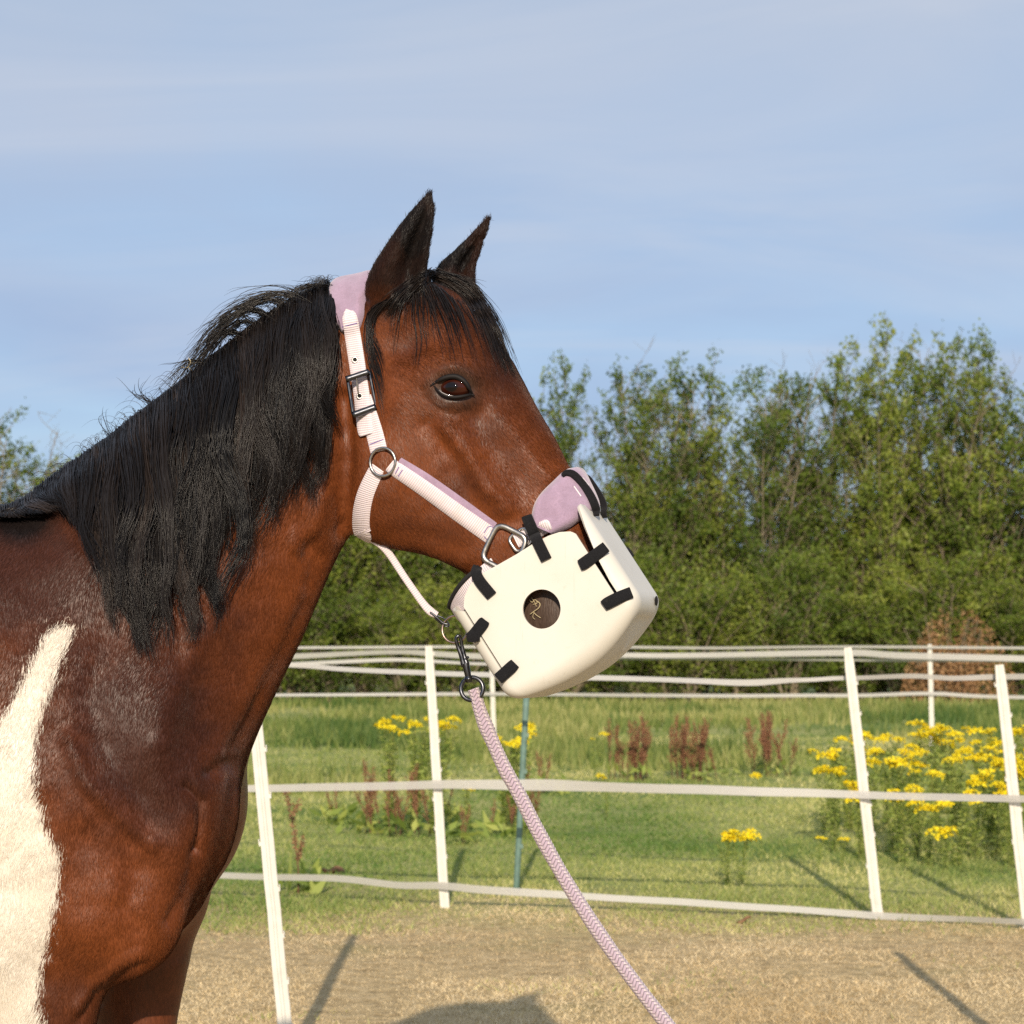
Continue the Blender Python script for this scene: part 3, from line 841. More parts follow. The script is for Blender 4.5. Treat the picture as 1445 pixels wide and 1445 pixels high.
for i, (q, s, c) in enumerate([
        ([(432, 422), (410, 410), (385, 407), (355, 416), (325, 432), (300, 462), (284, 505)], 5, 60),
        ([(410, 432), (390, 418), (365, 420), (335, 436), (308, 458), (286, 492), (272, 520)], 5, 60),
        ([(385, 448), (360, 432), (330, 440), (302, 462), (282, 494), (268, 524)], 5, 60),
        ([(365, 458), (345, 446), (315, 462), (292, 488), (280, 515)], 5, 50),
        ([(470, 398), (445, 398), (425, 404), (402, 418), (380, 440)], 4, 60),
        ([(345, 470), (318, 462), (292, 486), (268, 520), (262, 560)], 5, 60),
        ([(290, 506), (268, 506), (250, 524), (230, 552)], 4, 40),
        ([(215, 566), (200, 556), (192, 545), (197, 536)], 3, 14),
        ([(160, 612), (148, 596), (140, 578), (143, 568)], 5, 6)]):
    a = arcs(int(c * .8), 40 + i, [(x_, y_ + 5) for x_, y_ in q], s); c = int(c * .8); paths.append(a); rnd.append(r.random(c) * .8); rad.append(r.uniform(.0003, .0007, c))
# stray short hairs along the whole crest
S = 420; n = 14; rr = np.random.default_rng(77)
k = rr.integers(10, 390, S); u = np.linspace(0, 1, n)[None]
dirx = rr.normal(-10, 14, S)[:, None]; upy = rr.uniform(4, 18, S)[:, None]
X = crest[k, 0][:, None] + dirx * u + rr.normal(0, 2, (S, 1)) * np.sin(u * 5); Y = crest[k, 1][:, None] - upy * np.sin(u * 2.4) + 10 * u ** 2
D = YM + rr.normal(0, .02, (S, 1)) + 0 * X
paths.append(np.stack([(X - 722.5) / FP * D, D, CAMH + (915 - Y) / FP * D], -1)); rnd.append(rr.random(S)); rad.append(rr.uniform(.0002, .0004, S))
maneo = strands('mane', np.concatenate(paths), np.concatenate(rad), M_mane, np.concatenate(rnd)); hpart(maneo)
# forelock
FL = [([(596, 394), (600, 430), (604, 470), (614, 515)], 12, 70), ([(580, 405), (566, 432), (560, 462), (556, 500)], 7, 40), ([(606, 390), (632, 415), (652, 455), (668, 515)], 12, 130),
      ([(612, 387), (650, 406), (682, 446), (706, 512)], 10, 190), ([(616, 387), (652, 400), (684, 436), (708, 482), (724, 530)], 6, 230), ([(600, 390), (618, 425), (634, 465), (642, 512)], 13, 110),
      ([(590, 400), (586, 440), (590, 480), (586, 520)], 6, 30), ([(616, 390), (646, 402), (670, 424), (690, 456), (702, 486), (716, 522)], 7, 190), ([(594, 394), (575, 408), (558, 424), (545, 448)], 8, 150),
      ([(640, 389), (664, 398), (676, 412), (690, 436)], 5, 60), ([(610, 384), (590, 396), (572, 416), (560, 440)], 8, 110), ([(592, 392), (612, 386), (636, 392), (660, 404)], 6, 80)]
fp, fr, fd = [], [], []
for i, (q, s, c) in enumerate(FL):
    r = np.random.default_rng(200 + i); n = 12; b = catmull(q, n); u = np.linspace(0, 1, n)[None]
    c = max(6, int(c * (.34 if i in (0, 1, 2, 5, 6) else .75))); lu = r.uniform(.30, 1.08, (c, 1)) ** .8
    X = np.stack([np.interp(q, np.linspace(0, 1, n), b[:, 0]) for q in u * lu]) + r.normal(0, s, (c, 1)) * (.6 + .4 * u) + 2 * np.sin(u * 7 + r.uniform(0, 6, (c, 1))) * u
    Y = np.stack([np.interp(q, np.linspace(0, 1, n), b[:, 1]) for q in u * lu]) + r.normal(0, s * .4, (c, 1)) + r.normal(0, 2, (c, 1)) * u
    dm = float(ymid(620)); D = np.minimum(depth(X, Y), dm + .03) - .004 - .010 * r.random((c, 1)) * np.sin(u * 2.5)
    fp.append(np.stack([(X - 722.5) / FP * D, D, CAMH + (915 - Y) / FP * D], -1)); fr.append(r.uniform(.0003, .0007, c)); fd.append(r.random(c))
r = np.random.default_rng(321); c = 60; n = 12; u = np.linspace(0, 1, n)[None]   # lock hanging behind the near ear along the crown strap
b = catmull([(556, 422), (535, 436), (524, 456), (521, 485), (524, 515), (534, 550), (541, 590)], n)
X = b[None, :, 0] + r.normal(0, 4.5, (c, 1)) * (1 - u * .5); Y = b[0, 1] + (b[None, :, 1] - b[0, 1]) * r.uniform(.5, 1.0, (c, 1)) ** 1
D = depth(X, Y) - .003 - .004 * r.random((c, 1))
fp.append(np.stack([(X - 722.5) / FP * D, D, CAMH + (915 - Y) / FP * D], -1)); fr.append(r.uniform(.0003, .0007, c)); fd.append(r.random(c))
flo = strands('forelock', np.concatenate(fp), np.concatenate(fr), M_mane, np.concatenate(fd)); hpart(flo)
# short fuzz on the ear rims
vi = np.where((py0 < 430) & (px0 > 515) & (co[:, 1] < 3.35))[0]
r = np.random.default_rng(5); vi = r.choice(vi, 2200)
n = 4; u = np.linspace(0, 1, n)[None, :, None]
dr = nrm[vi].astype(float) * .7 + np.array([.05, 0, 1.3]) + r.normal(0, .25, (len(vi), 3)); dr /= np.linalg.norm(dr, axis=1, keepdims=True)
pth = co[vi][:, None] + dr[:, None] * u * r.uniform(.003, .007, (len(vi), 1, 1))
fz = strands('ear_fuzz', pth, np.full(len(vi), .00015), M_fuzz, r.random(len(vi))); hpart(fz)
# tail (behind the frame)
r = np.random.default_rng(9); c = 500; n = 12; u = np.linspace(0, 1, n)[None]
X = xw(-1290) - .10 * np.sin(u * 2.2) + r.normal(0, .03, (c, 1)) * (.4 + u); Z = 1.30 - u * r.uniform(.7, 1.0, (c, 1)); Yt = YM + r.normal(0, .035, (c, 1)) * (.5 + u)
tl = strands('tail', np.stack([X, Yt + 0 * X, Z + 0 * X], -1), np.full(c, .0022), M_mane, r.random(c)); hpart(tl)

# eye
eh, en = ray(640, 547)
Mx = Vector((math.cos(TH), -math.sin(TH), 0)); Ml = Vector((Lx, Ly, 0))
def eye_mat():
    m = Mat('eyeball'); m.set(rough=0.03, spec=0.35)
    ob = m.obj(); sep = m.n('ShaderNodeSeparateXYZ'); m.l(ob, sep.inputs[0])
    d = m.math('SQRT', m.math('ADD', m.math('POWER', m.math('MULTIPLY', sep.outputs[0], .75), 2.0), m.math('POWER', sep.outputs[2], 2.0)))
    n = m.noise(300, 3, .6, ob)
    dd = m.math('ADD', d, m.math('MULTIPLY', m.math('SUBTRACT', n, .5), .002))
    m.color(m.ramp(m.rng(dd, 0, .024), [(0, (.004, .003, .004)), (.24, (.006, .004, .004)), (.32, (.030, .007, .004)), (.58, (.050, .012, .006)), (.72, (.010, .006, .005)), (1, (.004, .003, .003))])); return m.m
def eye_at(hit, sgn):
    V, F = ellipsoid((0, 0, 0), (.0225, .0215, .0152), None, 40, 28)
    e = obj_pf('eye', V, F, M_eye)
    e.rotation_euler = (0, 0, -TH if sgn < 0 else -TH + math.pi); e.location = hit + Ml * sgn * -.0098 + Vector((0, 0, 0))
    hpart(e); return e
M_eye = eye_mat()
e1 = eye_at(eh, -1)
dd_ = (eh.x - X0) * Lx + (eh.y - YM) * Ly
ehf = eh - Ml * (2 * dd_); e2 = eye_at(ehf, 1)
def on_eye(px, py, out=.001):
    """point on the eyeball/face near surface at pixel, pushed out towards the camera"""
    h, nn = ray(px, py)
    return h
def lidline(pts, push):
    res = []
    for (px, py, yoff) in catmull([(a, b, c) for a, b, c in pts], 22):
        # sphere-ish bulge depth
        d2 = ((px - 641) / 23.5) ** 2 + ((py - 547) / 17.5) ** 2
        yb = (eh.y - .0115 * Ly * math.sqrt(max(0, 1 - min(1, d2 * .75)))) - push + yoff
        hh, _ = ray(px, py)
        yb = min(yb, (hh.y if hh else yb) - push * .4)
        res.append(P(px, py, yb))
    return res
upper = [(607, 545, 0), (617, 538, 0), (631, 532, 0), (645, 532, 0), (656, 539, 0), (662, 548, 0), (668, 557, 0)]
lower = [(612, 544, 0), (618, 551, 0), (628, 558, 0), (641, 560.5, 0), (654, 559, 0), (664, 557, 0), (670, 558, 0)]
rr_ = lambda n, a, b: a + b * np.sin(np.linspace(0, math.pi, n))
for nm, ln_, r0, mt, dpush in (('upper_eyelid', upper, .0034, M_dark, .000), ('lower_eyelid', lower, .0018, M_dark, .0)):
    A = np.array([list(p) for p in lidline(ln_, dpush)]); V, F = tube_np(A, rr_(22, .0008, r0), 10); hpart(obj_pf(nm, V, F, mt))
    A2 = A.copy(); d2 = (A[:, 0] - X0) * Lx + (A[:, 1] - YM) * Ly; A2[:, 0] -= 2 * d2 * Lx; A2[:, 1] -= 2 * d2 * Ly
    V, F = tube_np(A2, rr_(22, .0008, r0), 10); hpart(obj_pf(nm, V, F, mt))
# moist pale line on the lower lid, small fleck in the eye corner
A = np.array([list(p) for p in lidline([(619, 550, 0), (624, 554, 0), (632, 557.5, 0), (640, 558.5, 0)], .0012)]); V, F = tube_np(A, rr_(22, .0001, .0005), 8)
M_wet = Mat('wet_lid').set(color=(.34, .31, .31), rough=.08, spec=.8).m
hpart(obj_pf('tear_line', V, F, M_wet))

# short coat hair on the near side: it lies along the coat and carries the coat colour beneath, painted shade included
M_fur = Mat('short_hair'); M_fur.set(rough=.42, spec=.17)
M_fur.color(M_fur.attr('hair_colour', 'Color')); M_fur = M_fur.m
r = np.random.default_rng(31)
view = co - np.array([0, 0, CAMH]); view /= np.linalg.norm(view, axis=1, keepdims=True)
ok = ((nrm * view).sum(1) < .5) & (px0 > -60) & (py0 < 1500) & (py0 > 268) & (~far | (px0 > 500)) & (mz < .4)
ok &= ((px0 - 641) / 30) ** 2 + ((py0 - 548) / 21) ** 2 > 1
vi = np.where(ok)[0]; wgt = np.where(px0[vi] > 450, 1.25, 1.0); vi = r.choice(vi, 300000, p=wgt / wgt.sum()); S = len(vi)
N3 = nrm[vi].astype(float); base = co[vi] + r.normal(0, .0024, (S, 3)); base -= N3 * ((base - co[vi]) * N3).sum(1, keepdims=True)
hx = np.clip((px0[vi] - 440) / 80, 0, 1)
hx = np.where((py0[vi] > 740) & (px0[vi] < 560), 0, hx)
ang = (-100 + 0 * hx) * (1 - hx) + (-62) * hx + (vnoise(px0[vi] / 45, py0[vi] / 45, 41) - .5) * 46 + r.normal(0, 9, S)
ang = np.where(earm[vi], 78 + r.normal(0, 14, S), ang)
ang = np.deg2rad(ang)
dv = np.stack([np.cos(ang), np.zeros(S), np.sin(ang)], 1); dv -= N3 * (dv * N3).sum(1, keepdims=True); dv /= np.linalg.norm(dv, axis=1, keepdims=True)
wn_ = wsd[vi] + r.normal(0, 2.6, S)
ln = r.uniform(.005, .010, S) * np.where(np.abs(wsd[vi]) < 14, 1.5, 1)
sd_ = np.cross(N3, dv) * (.00030 * r.uniform(.7, 1.4, S))[:, None]
lf = N3 * (.0004 + .0005 * r.random(S))[:, None]
a = base - sd_ + N3 * .0001; b = base + sd_ + N3 * .0001; c = base + dv * ln[:, None] + lf; mid = base + dv * ln[:, None] * .5 + lf * .8
V = np.stack([a, b, mid + sd_ * .7, c, mid - sd_ * .7], 1).reshape(-1, 3)
F = np.arange(S)[:, None] * 5 + np.array([[0, 1, 2, 3, 4]])
fur = obj_np('short_hair', V, F, M_fur); fur.data.polygons.foreach_set('use_smooth', np.full(S, False))
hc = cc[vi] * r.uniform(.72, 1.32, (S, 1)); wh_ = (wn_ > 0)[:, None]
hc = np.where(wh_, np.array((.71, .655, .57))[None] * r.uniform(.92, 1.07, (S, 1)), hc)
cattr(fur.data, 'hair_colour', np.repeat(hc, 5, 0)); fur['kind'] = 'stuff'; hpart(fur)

# ------------------------------------------------------------------ tack helpers
def bvh_of(objs):
    V = []; F = []
    for o in objs:
        M = o.matrix_world if o.parent is None else o.matrix_world
        me = o.data; off = len(V)
        V += [M @ v.co for v in me.vertices]
        F += [tuple(i + off for i in p.vertices) for p in me.polygons]
    return BVHTree.FromPolygons(V, F)
def gsm(A, s):
    if s <= 0: return A
    k = np.arange(-int(3 * s) - 1, int(3 * s) + 2); w = np.exp(-(k / s) ** 2 / 2); w /= w.sum()
    pad = len(k) // 2
    Ap = np.concatenate([np.repeat(A[:1], pad, 0), A, np.repeat(A[-1:], pad, 0)])
    return np.stack([np.convolve(Ap[:, j], w, 'valid') for j in range(A.shape[1])], 1)
def ribbon_mesh(name, C, mat, parent, thickvec, thick, U, round_=.35, wear=0.0):
    """C (n,m,3) inner surface grid, thickvec (n,m,3) outward unit; builds a closed strap with rounded edges and a UV map"""
    n, m, _ = C.shape
    s = np.linspace(-1, 1, m); prof = np.clip((1 - np.abs(s) ** 6), 0, 1) ** .5 * (1 - round_) + round_
    top = C + thickvec * (thick * prof)[None, :, None]
    bot = C[:, ::-1] - thickvec[:, ::-1] * .0006
    ring = np.concatenate([top, bot], 1); k = ring.shape[1]
    vcoord = np.r_[np.linspace(0, 1, m), np.linspace(1, 0, m)]
    V = ring.reshape(-1, 3); idx = np.arange(n * k).reshape(n, k)
    F = np.stack([idx[:-1], np.roll(idx[:-1], -1, 1), np.roll(idx[1:], -1, 1), idx[1:]], -1).reshape(-1, 4).tolist()
    for j in range(m - 1):                                   # end caps as strips
        F.append([int(idx[0][j + 1]), int(idx[0][j]), int(idx[0][k - 1 - j]), int(idx[0][k - 2 - j])])
        F.append([int(idx[-1][j]), int(idx[-1][j + 1]), int(idx[-1][k - 2 - j]), int(idx[-1][k - 1 - j])])
    me = bpy.data.meshes.new(name); me.from_pydata(V.tolist(), [], F); me.update()
    uvl = me.uv_layers.new(name='UVMap'); ii = np.empty(len(me.loops), np.int32); me.loops.foreach_get('vertex_index', ii)
    uv = np.stack([np.repeat(U, k)[ii], np.tile(vcoord, n)[ii]], 1); uvl.data.foreach_set('uv', uv.astype(np.float32).ravel())
    me.polygons.foreach_set('use_smooth', np.full(len(me.polygons), True)); me.set_sharp_from_angle(angle=math.radians(50))
    me.materials.append(mat)
    b = bmesh.new(); b.from_mesh(me); bmesh.ops.recalc_face_normals(b, faces=b.faces); b.to_mesh(me); b.free()
    o = bpy.data.objects.new(name, me); link(o)
    if parent is not None: o.parent = parent; o.matrix_parent_inverse = Matrix.Translation(parent.location).inverted()
    return o
def pixribbon(name, pts, bvh, lift, thick, mat, parent, m=9, sm=2.0, step=2.5, across=True, hang=None, rnd_=.35, minover=0):
    """strap following photo pixels, laid on whatever surface the rays meet. pts (px,py,width_px)"""
    A = catmull(pts, max(24, len(pts) * 10)); A = arclen_resample(A, step)
    n = len(A); T = frames(A[:, :2]); N = np.stack([-T[:, 1], T[:, 0]], 1)
    s = np.linspace(-.5, .5, m)
    D = np.full((n, m), np.nan)
    for i in range(n):
        for j in range(m):
            x, y = A[i, :2] + N[i] * s[j] * A[i, 2]
            h, _ = ray(x, y, bvh)
            if h is not None: D[i, j] = h.y
            if hang is not None: D[i, j] = hang[0] + (hang[1] - hang[0]) * i / (n - 1)
    if np.isnan(D).any():
        if np.isnan(D).all():
            for i in range(n):
                q = (bvh or BVH).find_nearest(P(A[i, 0], A[i, 1], float(ymid(A[i, 0])))); D[i, :] = q[0].y
        good = np.where(~np.isnan(D))
        for i, j in zip(*np.where(np.isnan(D))):
            q = np.argmin((good[0] - i) ** 2 + (good[1] - j) ** 2 * 2); D[i, j] = D[good[0][q], good[1][q]]
    if not across: D = np.repeat(D.min(1)[:, None], m, 1)
    if minover:
        Dp = np.pad(D, ((minover, minover), (0, 0)), mode='edge'); D = np.min(np.stack([Dp[k:k + n] for k in range(2 * minover + 1)]), 0)
        D = np.minimum(D, D.min(1)[:, None] + .003)
    D = gsm(D, sm); D = gsm(D.T, .8).T
    D = D - lift
    X = A[:, 0][:, None] + N[:, 0][:, None] * s[None] * A[:, 2][:, None]; Y = A[:, 1][:, None] + N[:, 1][:, None] * s[None] * A[:, 2][:, None]
    C = np.stack([(X - 722.5) / FP * D, D, CAMH + (915 - Y) / FP * D], -1)
    du = np.gradient(C, axis=0); dv = np.gradient(C, axis=1); nn = np.cross(du, dv); nn /= np.linalg.norm(nn, axis=2, keepdims=True) + 1e-12
    flip = np.where(nn[..., 1] > 0, -1, 1); nn = nn * flip[..., None]
    for _ in range(2): nn = np.stack([gsm(nn[..., k], 1.0) for k in range(3)], -1)
    nn /= np.linalg.norm(nn, axis=2, keepdims=True)
    U = np.r_[0, np.cumsum(np.linalg.norm(np.diff(C[:, m // 2], axis=0), axis=1))]
    return ribbon_mesh(name, C, mat, parent, nn, thick, U, rnd_)
def mirror_pt(p):
    p = Vector(p); d = (p.x - X0) * Lx + (p.y - YM) * Ly; return p - Vector((Lx, Ly, 0)) * (2 * d)
def mirror_obj(o, parent):
    c = o.copy(); c.data = o.data.copy(); COL.objects.link(c)
    co_ = [mirror_pt(v.co) for v in c.data.vertices]
    c.data.vertices.foreach_set('co', np.array([list(q) for q in co_], np.float32).ravel())
    c.data.flip_normals(); c.data.update(); return c
def strap3d(name, pts, widths, thick, lift, mat, parent, widthdir=None, snap=True, m=13, step=.004, outward=None, bvh=None, bulge=None):
    """strap through 3-D points; snapped to the body when asked"""
    A = np.array([list(p) + [w] for p, w in zip(pts, widths)]); A = catmull(A, len(A) * 12); A = arclen_resample(A, step)
    n = len(A); pos = A[:, :3]; W = A[:, 3]; T = frames(pos)
    bv = bvh or BVH
    nor = np.zeros((n, 3)); p2 = pos.copy()
    for i in range(n):
        if snap:
            q = bv.find_nearest(Vector(pos[i])); p2[i] = q[0]; nor[i] = q[1]
        else:
            o_ = np.array(outward(pos[i])) if outward else np.array((0, -1, 0)); nor[i] = o_
    for _ in range(2): nor = gsm(nor, 2.0)
    nor -= T * (nor * T).sum(1, keepdims=True); nor /= np.linalg.norm(nor, axis=1, keepdims=True)
    p2 = gsm(p2, 1.5)
    if widthdir is None: B = np.cross(T, nor)
    else:
        B = np.repeat(np.array(widthdir)[None], n, 0)
    B /= np.linalg.norm(B, axis=1, keepdims=True)
    s = np.linspace(-.5, .5, m)
    C = p2[:, None] + B[:, None] * s[None, :, None] * W[:, None, None]; NN = np.repeat(nor[:, None], m, 1)
    if snap:
        for i in range(n):
            for j in range(m):
                q = bv.find_nearest(Vector(C[i, j])); C[i, j] = q[0]; NN[i, j] = q[1]
        for k in range(3): NN[..., k] = gsm(gsm(NN[..., k], 1.5).T, 1.5).T
        NN /= np.linalg.norm(NN, axis=2, keepdims=True)
    C = C + NN * lift
    for k in range(3): C[..., k] = gsm(C[..., k], 1.2)
    U = np.r_[0, np.cumsum(np.linalg.norm(np.diff(C[:, m // 2], axis=0), axis=1))]
    return ribbon_mesh(name, C, mat, parent, NN, thick, U, .12 if thick > .005 else .5)
def ring3(name, c, r, tube, mat, parent, normal, up=(0, 0, 1), rv=None, power=1.0, rot=0.0, n=48, seg=12):
    nrm3 = Vector(normal).normalized(); u = Vector(up); u = (u - nrm3 * u.dot(nrm3)).normalized(); v = nrm3.cross(u)
    u, v = u * math.cos(rot) + v * math.sin(rot), -u * math.sin(rot) + v * math.cos(rot)
    A = circle_pts(c, list(u), list(v), r, rv or r, n, power)
    V, F = tube_np(A, tube, seg, True, tuple(nrm3))
    o = obj_pf(name, V, F, mat); 
    if parent is not None: o.parent = parent; o.matrix_parent_inverse = Matrix.Translation(parent.location).inverted()
    return o
def own(o, p):
    o.parent = p; o.matrix_parent_inverse = Matrix.Translation(p.location).inverted(); return o
bpy.context.view_layer.update()

# ------------------------------------------------------------------ halter
hl = ray(540, 648)[0]
halter = empty('halter', tuple(P(540, 648, hl.y)), 'pale lilac webbing halter with fleece pads buckled on the horse\'s head', 'halter')
FACE = Vector((-Lx * .9, -Ly, .06))        # outward from the near cheek
# fleece poll pad, over the top of the neck behind the ears
cp = [ray(x, y)[0] for x, y in ((497, 470), (494, 450), (494, 430), (497, 412))]
cp = [p if p is not None else P(495, 420, YM) for p in cp]
topc = P(503, 396, float(ymid(503)))
pts = cp + [topc] + [mirror_pt(p) for p in cp[::-1]]
pad1 = strap3d('fleece_pad', pts, [.026, .050, .064, .070, .066, .070, .064, .050, .026], .0125, .0015, M_fleece, halter, m=21)
# crown webbing: pointed end stitched on the pad, down through the buckle
bvA = bvh_of([body, pad1])
crown = pixribbon('crown_strap', [(490, 437, 3), (491, 441, 13), (493, 446, 20), (496, 462, 22), (502, 500, 22.5), (508, 540, 22), (511, 560, 22), (514, 590, 22), (516, 609, 21), (517, 614, 17)], bvA, .0045, .0030, M_web, halter, sm=3)
under = pixribbon('cheek_strap', [(513, 560, 22), (522, 588, 23), (529, 612, 24), (535, 637, 24)], bvA, .0008, .0026, M_web, halter, sm=3)
# buckle
bc = P(509.5, 555, ray(509, 555)[0].y - .0150)
ax_u = (P(497, 588, bc.y) - P(489, 533, bc.y)).normalized(); ax_v = (P(520, 524, bc.y) - P(489, 535, bc.y)).normalized()
def quadpath(c4, ncorner=5, r=.003):
    """rounded closed path through 4 corner points"""
    out = []
    for i in range(4):
        p, q, s_ = c4[i - 1], c4[i], c4[(i + 1) % 4]
        a = q + (p - q).normalized() * r; b = q + (s_ - q).normalized() * r
        for k in range(ncorner + 1):
            t = k / ncorner; out.append((a * (1 - t) ** 2 + q * 2 * t * (1 - t) + b * t * t))
    return out
yb = bc.y
corners = [P(490, 533, yb), P(521, 524, yb), P(531, 574, yb + .001), P(498.5, 586, yb + .001)]
A = np.array([list(p) for p in quadpath(corners, 5, .004)]); V, F = tube_np(A, .0026, 10, True, (0, 1, 0))
own(obj_pf('buckle', V, F, M_gun), halter)
buckle = halter.children[-1]
for nm, a, b, r0 in (('bar', P(488, 535.5, yb - .0030), P(521, 524.5, yb - .0030), .0046), ('bar', P(498, 586, yb - .0030), P(531, 574, yb - .0030), .0050)):
    A = np.linspace(list(a), list(b), 10); V, F = tube_np(A, r0, 12); 
    o = obj_pf(nm, V, F, M_gun); o.parent = buckle
A = np.array([list(P(x, y, yb - .004 + dz)) for x, y, dz in ((503, 530, -.001), (503.5, 536, -.0005), (504, 545, .001), (506, 556, .004))]); V, F = tube_np(catmull(A, 14), .0011, 8)
o = obj_pf('prong', V, F, M_steel); o.parent = buckle
bvB = bvh_of([body, pad1, crown, under])
for px_, py_ in ((501, 508), (507.5, 559)):
    h, nn = ray(px_, py_, bvB); c = h + Vector((0, -.0010, 0))
    ey = ring3('eyelet', c, .0036, .0013, M_steel, halter, (0, -1, .05), n=24, seg=8)
    V, F = ellipsoid((0, 0, 0), (.0030, .0010, .0030), None, 16, 8); o = obj_pf('eyelet_hole', [tuple(Vector(v) + c) for v in V], F, M_binding); o.parent = ey
def stitch(pts, w=1.4, bv=None, mat=None):
    return pixribbon('stitching', [(x, y, w) for x, y in pts], bv or bvB, .0002, .0005, mat or M_thread, halter, m=3, sm=1, step=1.5)
stitch([(483, 461), (504, 456)]); stitch([(520, 628), (541, 620)]); stitch([(487, 452), (488, 443), (494, 440), (499, 446)], 1.1, None, M_threadw)
# round ring on the cheek
rc = P(540, 652, ray(540, 652)[0].y - .0055)
ring3('ring', rc, .0198, .0021, M_steel, halter, ray(540, 652)[1], n=64)
# side strap along the cheek with its fleece lining
lining = pixribbon('fleece_lining', [(560, 656, 24), (600, 682, 27), (650, 718, 28), (694, 749, 26)], BVH, .0008, .0035, M_fleece, halter, sm=4, rnd_=.3)
bvC = bvh_of([body, lining])
side = pixribbon('side_strap', [(551, 656, 20), (559, 662, 21), (600, 690, 22), (650, 726, 23), (690, 754, 24), (694, 757, 23)], bvC, .0006, .0030, M_web, halter, sm=4)
jaw = pixribbon('jaw_strap', [(534, 660, 19), (529, 668, 22), (517, 695, 23.5), (511, 720, 24), (510, 742, 24), (512, 752, 23)], BVH, .0008, .0030, M_web, halter, sm=3)
bvD = bvh_of([body, side, jaw, lining])
stitch([(563, 659), (558, 668)], 1.3, bvD); stitch([(568, 663), (562, 672)], 1.2, bvD)
stitch([(683, 752), (690, 743), (697, 747), (690, 762), (683, 757)], 1.1, bvD)
# jaw strap carries on under the jaw
jp = ray(512, 746)[0]; jp2 = ray(516, 742)[0]
bot = P(512, 762, float(ymid(512))); near = P(513, 757, float(ymid(512)) - .045)
strap3d('jaw_strap', [jp, near, bot, mirror_pt(near), mirror_pt(jp)], [.024] * 5, .003, .0015, M_web, halter, m=7)
# noseband fleece pad over the nose
npx = [(766, 749), (778, 730), (795, 711), (814, 694)]
npp = [ray(x, y)[0] for x, y in npx]
nt = P(837, 687, float(ymid(837)))
pts = npp + [nt] + [mirror_pt(p) for p in npp[::-1]]
pad2 = strap3d('fleece_pad', pts, [.034, .060, .067, .070, .076, .070, .067, .060, .034], .0165, .0035, M_fleece, halter, m=23)
bvE = bvh_of([body, pad2, side])
nosew = pixribbon('nose_strap', [(728, 764, 19), (742, 757, 20), (758, 749, 20), (768, 744, 19), (774, 741, 18), (777, 739.5, 10)], bvE, .0012, .0030, M_web, halter, sm=2.5)
bvE2 = bvh_of([body, pad2, nosew])
stitch([(757, 757), (752, 745)], 1.0, bvE2, M_threadw); stitch([(760, 742), (770, 737), (773, 745), (765, 751)], 1.0, bvE2, M_threadw)
stitch([(810, 686), (820, 700)], 1.3, bvE2, M_threadw); stitch([(822, 674), (831, 685)], 1.2, bvE2, M_threadw)
# square hardware linking side strap, nose strap and chin strap
sh_, sn = ray(713, 774)
scn = P(712, 774, sh_.y - .0065)
ring3('square_ring', scn, .0275, .0042, M_steel, halter, (-.30, -1, .05), up=tuple(P(724, 757, 3) - P(712, 774, 3)), rv=.0250, power=.42, rot=math.radians(8), n=72)
sq = halter.children[-1]
ring3('slot_ring', P(735, 762, sh_.y - .0085), .0145, .0028, M_steel, None, (-.30, -1, .05), up=tuple(P(745, 756, 3) - P(733, 764, 3)), rv=.0125, power=.5, n=48)
so = bpy.data.objects['slot_ring']; so.parent = sq
# chin strap hanging under the jaw, with dark backing
b_dir = (P(790 + 53, 860 + 85, float(ymid(820))) - P(790, 860, float(ymid(790)))).normalized()
L3 = Vector((Lx, Ly, 0))
ch = [P(703, 797, sh_.y - .001), P(684, 812, sh_.y + .004), P(662, 832, float(ymid(662)) - .060), P(648, 852, float(ymid(648)) - .038), P(644, 868, float(ymid(644)))]
chp = ch + [mirror_pt(p) for p in ch[:-1][::-1]]
cc0 = np.array(list(P(705, 840, float(ymid(705)))))
outw = lambda p: (np.array(p) - cc0) / (np.linalg.norm(np.array(p) - cc0) + 1e-9)
strap3d('chin_strap', chp, [.026] * 9, .003, .0, M_web, halter, widthdir=tuple(b_dir), snap=False, m=7, outward=outw)
cb = [Vector(p) + Vector(tuple(outw(p))) * .002 - b_dir * .0135 for p in chp]
A = catmull([list(p) for p in cb[1:-1]], 60); V, F = tube_np(A, .0032, 10); own(obj_pf('chin_padding', V, F, M_binding), halter)
# thin webbing from the jaw strap to the chin ring
ym_ = float(ymid(600))
thin = pixribbon('linking_strap', [(516, 757, 13), (532, 764, 12), (548, 780, 10.5), (572, 816, 10), (596, 850, 10.5), (608, 863, 12), (617, 868, 9)], None, 0, .0028, M_web, halter, m=7, hang=(float(ymid(520)) - .02, float(ymid(620)) - .004), sm=1)
A = catmull([list(P(x, y, float(ymid(630)) - .004)) for x, y in ((607, 864), (615, 870), (625, 879), (633, 881))], 14); V, F = tube_np(A, .0016, 8)
own(obj_pf('clip', V, F, M_gun), halter); clip = halter.children[-1]
A = catmull([list(P(x, y, float(ymid(630)) + .001)) for x, y in ((609, 866), (618, 869), (628, 874), (634, 882), (629, 884), (620, 878), (610, 868))], 22); V, F = tube_np(A, .0012, 8)
o = obj_pf('gate', V, F, M_gun); o.parent = clip
r1c = P(642, 888, float(ymid(642)) - .004)
ring3('chin_ring', r1c, .0195, .0016, M_copper, halter, (-.35, -1, .1), n=64, seg=10)
# far side of the halter
for o in (crown, under, lining, side, nosew):
    own(mirror_obj(o, halter), halter)

